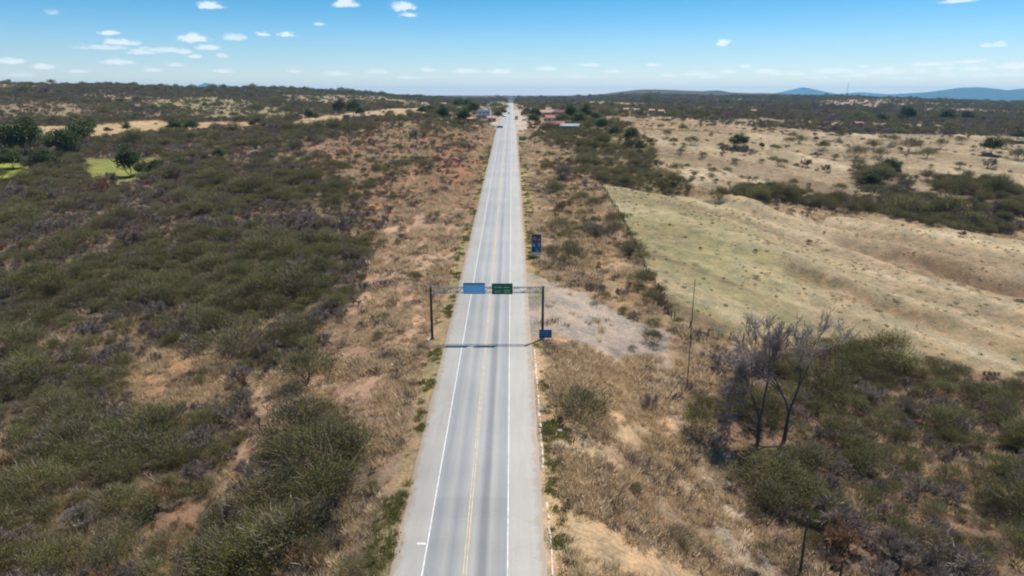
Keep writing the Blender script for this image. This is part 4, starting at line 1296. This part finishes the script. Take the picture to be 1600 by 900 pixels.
# ------------------------------------------------------------------ sign gantry over the road
GYY = 102.0
zb = float(road_z(GYY))
XL, XR = -12.45, 4.75
gan = empty('sign_gantry', (0, GYY, zb), 0, 'dark steel gantry spanning the road with blue and green boards', 'gantry')
TOP = 8.25
for xg in (XL, XR):
    mb = MB(); z0 = gz(xg, GYY) - zb - .4
    mb.tube((xg, 0, z0), (xg, 0, TOP + .05), .20, .17, 12); mb.build('post', M_STEEL, gan)
    mb = MB(); mb.tube((xg, 0, z0 + .35), (xg, 0, z0 + .52), .42, .42, 10); mb.build('base_plate', M_STEEL, gan)
    mb = MB(); mb.box(xg - .75, xg + .75, -.75, .75, z0 - .5, z0 + .34); mb.build('footing', M_CONC, gan)
    mb = MB(); mb.tube((xg, 0, TOP + .05), (xg, 0, TOP + .12), .22, .22, 10); mb.build('post_cap', M_STEEL, gan)
for (yo, zo) in ((-.28, TOP - .05), (.28, TOP - .05), (-.28, TOP - .85), (.28, TOP - .85)):
    mb = MB(); mb.tube((XL, yo, zo), (XR, yo, zo), .055, .055, 6); mb.build('chord', M_GALV, gan)
mb = MB(); nb = 17
for k in range(nb):
    xa, xb = XL + (XR - XL) * k / nb, XL + (XR - XL) * (k + 1) / nb
    for yo in (-.28, .28):
        za, zb2 = (TOP - .05, TOP - .85) if k % 2 else (TOP - .85, TOP - .05)
        mb.tube((xa, yo, za), (xb, yo, zb2), .030, .030, 4)
        mb.tube((xb, yo, TOP - .05), (xb, yo, TOP - .85), .025, .025, 4)
    mb.tube((xb, -.28, TOP - .05), (xb, .28, TOP - .05), .025, .025, 4)
br = mb.build('lattice_bracing', M_GALV, gan)


def board(px0, px1, z0, z1, face, label, rows, header):
    kx = lambda p: (p - 800) / FPX / .975 * GYY
    x0, x1 = kx(px0), kx(px1)
    xm = (x0 + x1) / 2; hw = (x1 - x0) / 2
    b_ = empty('sign_board', (xm, GYY - .42, zb + z0), 0, label, 'road sign')
    H_ = z1 - z0
    def rbox(r, y0, y1, hw_, za, zb_):
        pts = []
        for (cx, cz, a0) in ((hw_ - r, zb_ - r, 0), (-hw_ + r, zb_ - r, 90), (-hw_ + r, za + r, 180), (hw_ - r, za + r, 270)):
            for k_ in range(4): pts.append((cx + r * math.cos(R(a0 + 30 * k_)), cz + r * math.sin(R(a0 + 30 * k_))))
        n_ = len(pts); q = MB()
        q.add([(a, y0, c) for a, c in pts] + [(a, y1, c) for a, c in pts],
              [tuple(range(n_)), tuple(range(2 * n_ - 1, n_ - 1, -1))] + [((k_ + 1) % n_, k_, n_ + k_, n_ + (k_ + 1) % n_) for k_ in range(n_)])
        return q
    rbox(.10, .0, .06, hw, 0, H_).build('panel', M_SBACK, b_)
    rbox(.08, -.012, -.002, hw - .05, .05, H_ - .05 - header).build('face', face, b_)
    for (rx0, rx1, rz, rh) in rows:           # worn lines of lettering, too small in the photo to read
        q = MB(); xx = -hw + .15 + rx0 * (2 * hw - .3); xe = -hw + .15 + rx1 * (2 * hw - .3)
        while xx < xe - .05:
            wl = random.uniform(.06, .11); q.box(xx, min(xx + wl, xe), -.022, -.014, rz * H_, rz * H_ + rh); xx += wl + .045
            if random.random() < .16: xx += .09
        q.build('lettering', M_SWHITE, b_)
    q = MB()
    for sx_ in (-hw * .6, hw * .6): q.box(sx_ - .04, sx_ + .04, .062, .16, .1, H_ - .1)
    q.build('bracket', M_GALV, b_)
    return b_


board(723, 757.5, 7.28, 9.02, M_SBLUE, 'light blue road sign with grey top band hanging on the gantry', [(.08, .9, .50, .10), (.08, .8, .28, .10), (.2, .7, .10, .08)], .20)
board(768, 801, 7.22, 8.95, M_SGREEN, 'dark green direction sign hanging on the gantry', [(.1, .5, .62, .13), (.58, .92, .60, .13), (.1, .42, .22, .13), (.6, .92, .30, .13), (.62, .9, .14, .09)], .0)

# low blue sign at the foot of the gantry
p = at_px(852, 531)
sb = empty('low_sign', p, 0, 'small dark blue roadside sign below the gantry post', 'road sign')
q = MB(); q.box(-.98, .98, 0, .05, .35, 1.65); q.build('panel', M_SBACK, sb)
q = MB(); q.box(-.94, .94, -.012, -.002, .39, 1.61); q.build('face', M_SNAVY, sb)
for zr, a, c in ((1.28, -.75, .6), (1.0, -.75, .35), (.68, -.7, .7)):
    q = MB(); xx = a
    while xx < c: q.box(xx, xx + .07, -.020, -.014, zr, zr + .09); xx += .12
    q.build('lettering', M_SBLUE, sb)
for xo in (-.6, .6):
    q = MB(); q.tube((xo, .10, -.4), (xo, .10, 1.6), .045, .045, 8); q.build('leg', M_GALV, sb)

# upright poster board beside the road
p = at_px(838, 402)
pb = empty('poster_board', p, R(-3), 'tall upright poster board with blue and dark picture beside the road', 'billboard')
HW = 1.06
q = MB(); q.box(-HW, HW, .0, .08, .55, 5.15); q.build('panel', M_SBACK, pb)
q = MB(); q.box(-HW + .05, HW - .05, -.010, -.002, .60, 1.15); q.build('white_band', M_SWHITE, pb)
q = MB(); q.box(-HW + .05, HW - .05, -.010, -.002, 1.152, 5.1); q.build('picture_ground', simple('poster_teal', (.05, .085, .12), .6, 0, .5, 1.2), pb)
def pshape(pts, y, m_, nm):
    q = MB(); n_ = len(pts)
    q.add([(a, y, c) for a, c in pts] + [(a, y + .004, c) for a, c in pts], [tuple(range(n_)), tuple(range(2 * n_ - 1, n_ - 1, -1))] + [((k_ + 1) % n_, k_, n_ + k_, n_ + (k_ + 1) % n_) for k_ in range(n_)])
    q.build(nm, m_, pb)
ell = lambda cx, cz, rx, rz, n_=14: [(cx + rx * math.cos(2 * math.pi * k_ / n_), cz + rz * math.sin(2 * math.pi * k_ / n_)) for k_ in range(n_)]
pshape([(-1, 4.75), (1, 4.75), (1, 5.08), (-1, 5.08)], -.016, M_POSTERD, 'top_band')
pshape(ell(-.42, 4.25, .42, .42), -.016, M_POSTERP, 'picture_patch')
pshape(ell(.5, 4.1, .38, .45), -.0165, M_POSTERP, 'picture_patch')
pshape(ell(.35, 4.35, .34, .22), -.0225, M_POSTERD, 'picture_patch')
pshape(ell(.05, 2.45, .58, .66), -.017, M_POSTERB, 'picture_patch')
pshape(ell(-.6, 2.75, .3, .42), -.0175, M_POSTERC, 'picture_patch')
pshape(ell(.62, 2.9, .25, .45), -.0178, M_POSTERC, 'picture_patch')
pshape(ell(-.62, 1.65, .28, .34), -.0182, M_POSTERD, 'picture_patch')
pshape(ell(.2, 1.5, .45, .16), -.0186, M_POSTERC, 'picture_patch')
for xo in (-.8, .8):
    q = MB(); q.tube((xo, .14, -.4), (xo, .14, 5.0), .06, .06, 8); q.build('leg', M_GALV, pb)

# far green sign before the village
p = at_px(816, 222)
fs = empty('town_sign', p, 0, 'green roadside sign on two legs just before the village', 'road sign')
q = MB(); q.box(-1.7, 1.7, 0, .06, .9, 2.9); q.build('panel', M_SGREEN, fs)
q = MB(); q.box(-1.2, 1.0, -.012, -.002, 2.1, 2.35); q.build('lettering', M_SWHITE, fs)
for xo in (-1.2, 1.2):
    q = MB(); q.tube((xo, .12, -.4), (xo, .12, 2.8), .06, .06, 6); q.build('leg', M_GALV, fs)

# ------------------------------------------------------------------ poles, fence, stones
def pole(px, py, top_py, label, r=.15, arm=True, mat_=None):
    p = at_px(px, py); dep = project(p.x, p.y, p.z)[2]
    h = (py - top_py) * dep / FPX / .95
    t = empty('utility_pole', p, R(20), label, 'pole')
    q = MB(); q.tube((0, 0, -.5), (0, 0, h), r, r * .65, 8); q.build('shaft', mat_ or M_POST, t)
    if arm:
        q = MB(); q.box(-.9, .9, -.06, .06, h - .75, h - .62); q.build('crossarm', M_POST, t)
        for xo in (-.8, 0, .8):
            q = MB(); q.tube((xo, 0, h - .62 if xo else h), (xo, 0, h - .42 if xo else h + .2), .05, .03, 6); q.build('insulator', M_SWHITE, t)
    return t


pole(1073, 611, 440, 'tall thin wooden pole at the end of the gravel turn-off', .075, False)
pole(1250, 897, 800, 'dark pole with pale top in the lower scrub', .15, False)
pole(1312, 905, 872, 'short dark stake in the lower scrub', .12, False)
pole(545, 214, 181, 'thin pole on the ridge above the meadow', .2)
pole(863, 178, 166, 'pole above the red village roofs', .2)
pole(771, 172, 160, 'pale pole behind the blue house', .2)
pole(1372, 208, 196, 'pole at the edge of the far plain', .3, False)
p = at_px(1323, 152, 2500)
mast = empty('radio_mast', p, 0, 'thin tall radio mast on the far ridge', 'mast')
hm = 22 * p.y / FPX
q = MB()
for k in range(3):
    a = 2 * math.pi * k / 3; q.tube((math.cos(a) * .9, math.sin(a) * .9, -1), (math.cos(a) * .5, math.sin(a) * .5, hm), .22, .18, 4)
for k in range(24):
    z0, z1 = hm * k / 24, hm * (k + 1) / 24
    for j in range(3):
        a, b_ = 2 * math.pi * j / 3, 2 * math.pi * (j + 1) / 3
        q.tube((math.cos(a) * .8, math.sin(a) * .8, z0), (math.cos(b_) * .75, math.sin(b_) * .75, z1), .1, .1, 3)
q.build('lattice', M_GALV, mast)
q = MB(); q.tube((0, 0, hm - .5), (0, 0, hm + 4), .15, .08, 4); q.build('antenna', M_GALV, mast)

fence = empty('field_fence', (0, 0, 0), 0, 'weathered post and wire fence bounding the pale field', 'fence')
fpts = [at_px(*c) for c in [(932, 284), (965, 332), (1000, 402), (1020, 442), (1040, 482), (1054, 502), (1078, 514), (1105, 527), (1140, 531), (1180, 536), (1250, 546), (1330, 552)]]
posts = []
for a, b_ in zip(fpts[:-1], fpts[1:]):
    n_ = max(1, int((b_ - a).length / 2.1))
    for k in range(n_):
        f = k / n_; x, y = a.x + (b_.x - a.x) * f + random.uniform(-.15, .15), a.y + (b_.y - a.y) * f + random.uniform(-.15, .15)
        posts.append(Vector((x, y, gz(x, y))))
pm = []
for k in range(3):
    q = MB(); h = (1.55, 1.75, 1.45)[k]; q.tube((0, 0, -.4), (.04 * k, .03, h), .12, .10, 6); pm.append(q.mesh('post', M_POST))
for v in posts:
    o = link('post', random.choice(pm), fence); o.location = v; o.rotation_euler = (random.uniform(-.09, .09), random.uniform(-.09, .09), random.uniform(0, 6))
for hz in (.45, .8, 1.15):
    q = MB()
    for a, b_ in zip(posts[:-1], posts[1:]): q.tube(a + Vector((0, 0, hz)), b_ + Vector((0, 0, hz)), .008, .008, 3, False)
    q.build('wire', M_GALV, fence)


def rock(px, py, r, label, seed, m_=None):
    p = at_px(px, py); rng = np.random.default_rng(seed)
    import bmesh
    bm = bmesh.new(); bmesh.ops.create_icosphere(bm, subdivisions=2, radius=1)
    for v in bm.verts:
        n_ = 1 + .32 * float(fbm(np.array([v.co.x * 1.3 + seed]), np.array([v.co.y * 1.3 + v.co.z]), seed, 2)[0])
        v.co = Vector((v.co.x * r * n_ * 1.2, v.co.y * r * n_, v.co.z * r * n_ * .75))
    me = bpy.data.meshes.new('rock'); bm.to_mesh(me); bm.free(); me.materials.append(m_ or M_ROCK)
    o = link('rock', me); o.location = p + Vector((0, 0, r * .4)); o.rotation_euler = (.2, .1, seed)
    tag(o, label, 'rock')


rock(510, 525, .48, 'largest pale boulder in the dry verge near the gantry', 1)
rock(503, 533, .30, 'flat pale stone in front of the largest boulder', 2)
rock(516, 534, .26, 'small pale stone beside the largest boulder', 3)
rock(535, 555, .28, 'white stone alone in the grass below the boulders', 4)
rock(612, 572, .30, 'whitish stone half way between boulders and road', 5)
rock(1060, 626, .3, 'grey stone near the tall wooden pole foot', 6)
rock(875, 675, .28, 'pale stone below the round verge shrub', 7)

# ------------------------------------------------------------------ village
def house(name, label, px, py, w_, d_, h, wall, roof, rmat, rz=0., storeys=1, doors=1, wins=2, trim=None, y0=42, cat_='house', group=None):
    p = at_px(px, py, y0)
    t = empty(name, p, rz, label, cat_, group)
    hw, hd = w_ / 2, d_ / 2
    q = MB(); q.box(-hw, hw, -hd, hd, -1.2, h)
    if roof == 'gable': q.prism([(-hd, h), (hd, h), (0, h + d_ * .22)], -hw, hw)
    q.build('wall', wall, t)
    if roof == 'gable':
        q = MB(); rh = d_ * .22; e = .45
        for s in (-1, 1):
            a, b_ = (s * (hd + e), h - rh * e / hd + .05), (0, h + rh + .05)
            pr = [a, b_, (b_[0], b_[1] + .14), (a[0], a[1] + .14)]
            q.prism(pr if s < 0 else pr[::-1], -hw - e, hw + e)
        rf = q.build('roof', rmat, t)
        q = MB(); q.tube((-hw - e, 0, h + rh + .2), (hw + e, 0, h + rh + .2), .12, .12, 6); q.build('ridge_cap', rmat, rf)
        q = MB(); nr = int((w_ + .9) / .55)
        for k in range(nr + 1):
            xx = -hw - e + (w_ + .9) * k / nr
            for s in (-1, 1): q.tube((xx, s * (hd + e), h - rh * e / hd + .19), (xx, 0, h + rh + .19), .07, .07, 4)
        q.build('tile_row', rmat, rf)
    elif roof == 'shed':
        q = MB(); q.prism([(-hd - .5, h + .05), (hd + .5, h + d_ * .16), (hd + .5, h + d_ * .16 + .14), (-hd - .5, h + .19)], -hw - .4, hw + .4); rf = q.build('roof', rmat, t)
        q = MB(); nr = int(w_ / .6)
        for k in range(nr + 1):
            xx = -hw - .4 + (w_ + .8) * k / nr; q.tube((xx, -hd - .5, h + .19), (xx, hd + .5, h + d_ * .16 + .14), .07, .07, 4)
        q.build('roof_rib', rmat, rf)
    else:
        q = MB()
        for (a, b_, c, e) in ((-hw - .08, hw + .08, -hd - .08, -hd + .12), (-hw - .08, hw + .08, hd - .12, hd + .08), (-hw - .08, -hw + .12, -hd + .121, hd - .121), (hw - .12, hw + .08, -hd + .121, hd - .121)):
            q.box(a, b_, c, e, h + .002, h + .75)
        q.build('parapet', trim or wall, t)
        q = MB(); q.box(-hw + .125, hw - .125, -hd + .125, hd - .125, h + .003, h + .08); q.build('roof', rmat, t)
    sh_ = h / storeys
    for s in range(storeys):
        n_ = wins + (doors if s == 0 else 0)
        if storeys > 1 and s: n_ = wins + 1
        for k in range(n_):
            xx = -hw + w_ * (k + .5) / n_
            isd = s == 0 and k < doors
            ww, z0, z1 = (.5, 0.02, 2.1) if isd else (.6, sh_ * s + 1.0, sh_ * s + 2.1)
            q = MB(); q.box(xx - ww - .08, xx + ww + .08, -hd - .06, -hd + .02, z0 - (.0 if isd else .08), z1 + .08)
            fr = q.build('door' if isd else 'window', M_WOODD if isd else (trim or M_WHITE), t)
            q = MB(); q.box(xx - ww, xx + ww, -hd - .09, -hd - .062, z0 + .02, z1); q.build('door_leaf' if isd else 'pane', M_WOODD if isd else M_GLASSD, fr)
    return t


bh = house('two_storey_house', 'two storey blue house with white parapet among village trees', 757, 185, 11, 9, 6.6, M_BLUEW, 'flat', M_WHITE, R(-4), 2, 1, 2, M_WHITE)
q = MB(); q.box(-5.6, 5.6, -5.9, -4.503, 3.35, 3.5); q.box(-5.6, 5.6, -5.9, -5.8, 3.502, 4.3); q.build('balcony', M_WHITE, bh)
q = MB(); q.box(-1.0, 2.4, -2.4, 1.6, 6.69, 8.3); q.build('water_tank_room', M_WHITE, bh)
house('roadside_house', 'small cream house with orange front closest to the road', 768, 190, 6.5, 6, 3.0, M_CREAM, 'gable', M_TILEP, R(8), 1, 1, 1)
house('shed', 'low maroon shed with pale roof under the dark tree', 736, 191, 8, 5, 2.6, M_ORANGE, 'shed', M_TILEP, R(-10), 1, 1, 1)
house('flat_house', 'white flat roofed house behind the village shrubs', 712, 176, 9, 7, 3.2, M_WHITE, 'flat', M_CREAM, R(5), 1, 1, 2)
house('flat_house', 'low pale building at the back of the village', 692, 165, 12, 8, 3.2, M_CREAM, 'gable', M_TILEP, R(3), 1, 1, 3)
house('shop_building', 'white shop building facing the truck on the road', 829, 178, 9, 10, 4.2, M_WHITE, 'flat', M_CONC, R(4), 1, 2, 1)
house('tiled_house', 'red tiled house topmost on the village slope', 855, 181, 15, 10, 3.3, M_CREAM, 'gable', M_TILEP, R(6), 1, 1, 3)
house('tiled_house', 'maroon roofed house beside the topmost tiled house', 877, 181, 12, 9, 3.3, M_ORANGE, 'gable', M_MAROON, R(-5), 1, 1, 2)
house('tiled_house', 'middle red tiled house between two other tiled houses', 866, 190, 14, 9, 3.1, M_CREAM, 'gable', M_TILE, R(4), 1, 1, 2)
house('tiled_house', 'long red tiled house lowest on the village slope', 864, 201, 15, 8, 3.0, M_ORANGE, 'gable', M_TILE, R(-6), 1, 2, 3)
house('shed', 'long shed with grey blue roof beside the lowest tiled house', 890, 204, 12, 8, 2.9, M_GREYROOF, 'shed', M_GREYROOF, R(-12), 1, 1, 1)
for k, (px, py) in enumerate([(944, 173), (978, 175), (995, 176), (1018, 177), (1032, 178), (925, 171)]):
    house('distant_house', 'tiny pale house in the row on the pale ridge', px, py, 6, 6, 3.0, M_CREAM, 'gable', M_TILEP, R(5 * k - 12), 1, 1, 2, None, 700, 'house', 'pale houses on the pale ridge')
house('distant_house', 'lone white house on the dark plain by a clearing', 1340, 197, 9, 7, 3.0, M_CREAM, 'gable', M_TILE, R(7), 1, 1, 2, None, 500)
house('distant_house', 'pale house far out on the dark plain', 1176, 176, 9, 7, 3.0, M_CREAM, 'gable', M_TILEP, R(9), 1, 1, 2, None, 700)

house('roadside_kiosk', 'white kiosk on the sand beside the box truck', 817, 180, 4.5, 4, 2.8, M_WHITE, 'flat', M_CONC, R(3), 1, 1, 1)
house('roadside_kiosk', 'pale kiosk farthest up the sandy roadside', 814, 170, 6, 5, 3.0, M_CREAM, 'gable', M_TILEP, R(-4), 1, 1, 1, None, 500)
house('roadside_house', 'little white house between blue house and far car', 786, 176, 7, 6, 3.2, M_WHITE, 'gable', M_TILEP, R(6), 1, 1, 1, None, 500)
house('roadside_house', 'white house just behind the blue two storey house', 772, 172, 9, 7, 3.4, M_WHITE, 'flat', M_CONC, R(-3), 1, 1, 2, None, 500)
house('flat_house', 'small white house below the pale back building', 702, 183, 7, 6, 3.0, M_WHITE, 'gable', M_TILEP, R(10), 1, 1, 1)
# ------------------------------------------------------------------ vehicles
def vehicle(name, label, x, y, rz, paint, kind, cat_):
    z = float(road_z(y)) + .002 if ROAD_L < x < ROAD_R else gz(x, y)
    t = empty(name, (x, y, z), rz, label, cat_)
    # local: length along y, rear at -y
    if kind == 'car': L, W, body, cab = 4.2, 1.75, [(-2.1,.35),(2.1,.35),(2.12,.75),(1.9,.88),(.95,.98),(.35,1.42),(-1.1,1.45),(-1.75,1.05),(-2.1,.98)], None
    elif kind == 'pickup': L, W, body = 5.0, 1.85, [(-2.5,.45),(2.5,.45),(2.5,.95),(2.3,1.08),(1.25,1.15),(.65,1.72),(-.55,1.75),(-.75,1.15),(-2.5,1.15)]
    else: L, W, body = 7.6, 2.4, [(1.9,.6),(3.8,.6),(3.8,1.5),(3.6,2.5),(3.2,2.7),(1.9,2.7)]
    q = MB(); q.prism(body, -W / 2, W / 2); bd = q.build('cab' if kind == 'truck' else 'body', paint, t)
    bv = bd.modifiers.new('edge', 'BEVEL'); bv.width = .06; bv.segments = 2
    if kind == 'truck':
        q = MB(); q.box(-1.22, 1.22, -3.8, 1.75, 1.0, 3.3); cb_ = q.build('cargo_box', M_PAINTW, t)
        q = MB(); q.box(-1.1, 1.1, -3.84, -3.803, 1.1, 3.2); q.build('rear_door', M_PAINTS, cb_)
        q = MB(); q.box(-.9, .9, -3.7, 3.0, .55, .95); q.build('chassis', M_PAINTD, t)
        q = MB(); q.box(-1.0, 1.0, 3.72, 3.78, 1.65, 2.4); q.build('windscreen', M_GLASSD, t)
        wl = [(-1.0, -2.6), (1.0, -2.6), (-1.0, -1.5), (1.0, -1.5), (-1.0, 2.8), (1.0, 2.8)]; wr = .48
    else:
        zt_ = 1.40 if kind == 'car' else 1.68
        yb_ = (-1.72, -1.12) if kind == 'car' else (-.78, -.58)
        q = MB(); zl = 1.08 if kind == 'car' else 1.2
        q.add([(-W * .42, yb_[0] - .02, zl), (W * .42, yb_[0] - .02, zl), (W * .38, yb_[1] - .02, zt_), (-W * .38, yb_[1] - .02, zt_)], [(0, 1, 2, 3)]); q.build('rear_window', M_GLASSD, t)
        yf_ = (.95, .38) if kind == 'car' else (1.25, .68)
        q = MB(); q.add([(-W * .42, yf_[0] + .02, zl), (W * .42, yf_[0] + .02, zl), (W * .38, yf_[1] + .04, zt_), (-W * .38, yf_[1] + .04, zt_)], [(3, 2, 1, 0)]); q.build('windscreen', M_GLASSD, t)
        for s in (-1, 1):
            q = MB(); X_ = s * (W / 2 + .012); a = (yb_[0] + .35, yf_[0] - .3)
            q.add([(X_, a[0], zl), (X_, a[1], zl), (X_, a[1] - .4, zt_ - .05), (X_, a[0] + .25, zt_ - .05)], [(0, 1, 2, 3)]); q.build('side_window', M_GLASSD, t)
        wl = [(s * (W / 2 - .08), yy_) for s in (-1, 1) for yy_ in (-L * .3, L * .31)]; wr = .33 if kind == 'car' else .38
    for s in (-1, 1):
        q = MB(); yy_ = -L / 2 - .02 if kind != 'truck' else -3.86
        q.box(s * W * .36 - .12, s * W * .36 + .12, yy_ - .02, yy_ + .03, .75, .92); q.build('tail_light', MATS.get('tail_red') or simple('tail_red', (.3, .02, .02), .4), t)
    for (xx, yy_) in wl:
        q = MB(); q.tube((xx - .11, yy_, wr), (xx + .11, yy_, wr), wr, wr, 14); wh = q.build('wheel', M_TYRE, t)
        q = MB(); q.tube((xx - .12, yy_, wr), (xx + .12, yy_, wr), wr * .55, wr * .55, 10); q.build('rim', M_GALV, wh)


def onroad(px, py):
    p = at_px(px, py); return p.x, p.y


x_, y_ = onroad(781, 200); vehicle('parked_car', 'white fronted dark car parked at the blue house side edge', x_, y_, R(62), M_PAINTD, 'car', 'car')
x_, y_ = onroad(807, 187); vehicle('truck', 'box truck driving away uphill through the village', x_, y_, 0, M_PAINTD, 'truck', 'truck')
x_, y_ = onroad(795, 178); vehicle('car', 'small dark car farther up the road beyond the truck', x_, y_, R(180), M_PAINTD, 'car', 'car')
x_, y_ = onroad(829, 201); vehicle('parked_pickup', 'dark pickup parked on the sand before the tiled houses', x_, y_, R(-70), M_PAINTD, 'pickup', 'pickup')
x_, y_ = onroad(846, 201); vehicle('parked_car', 'silver car parked by the wall of the lowest tiled house', x_, y_, R(-80), M_PAINTS, 'car', 'car')
x_, y_ = onroad(833, 196); vehicle('parked_car', 'white car parked behind the dark pickup', x_, y_, R(-75), M_PAINTW, 'car', 'car')

x_, y_ = onroad(803, 172); vehicle('car', 'white car farthest up the road near the crest', x_, y_, 0, M_PAINTW, 'car', 'car')
x_, y_ = onroad(788, 183); vehicle('parked_car', 'silver car parked before the little white roadside house', x_, y_, R(30), M_PAINTS, 'car', 'car')
x_, y_ = onroad(819, 189); vehicle('parked_pickup', 'white pickup parked on the sand below the kiosk', x_, y_, R(-30), M_PAINTW, 'pickup', 'pickup')
# ------------------------------------------------------------------ the air
q = MB(); q.box(-26000, 26000, -600, 26500, -62, 330)
m = bpy.data.materials.new('air'); m.use_nodes = True
for n_ in list(m.node_tree.nodes): m.node_tree.nodes.remove(n_)
t = NT(m.node_tree)
pv = t.n('ShaderNodeVolumePrincipled')
pv.inputs['Color'].default_value = (.30, .65, 1.0, 1)
pv.inputs['Density'].default_value = 4.0e-5
pv.inputs['Anisotropy'].default_value = 0.2
ov = t.n('ShaderNodeOutputMaterial'); t.put(ov.inputs['Volume'], pv.outputs[0])
tag(q.build('haze', m), 'thin bluish air over the whole plain', None, None, 'stuff')
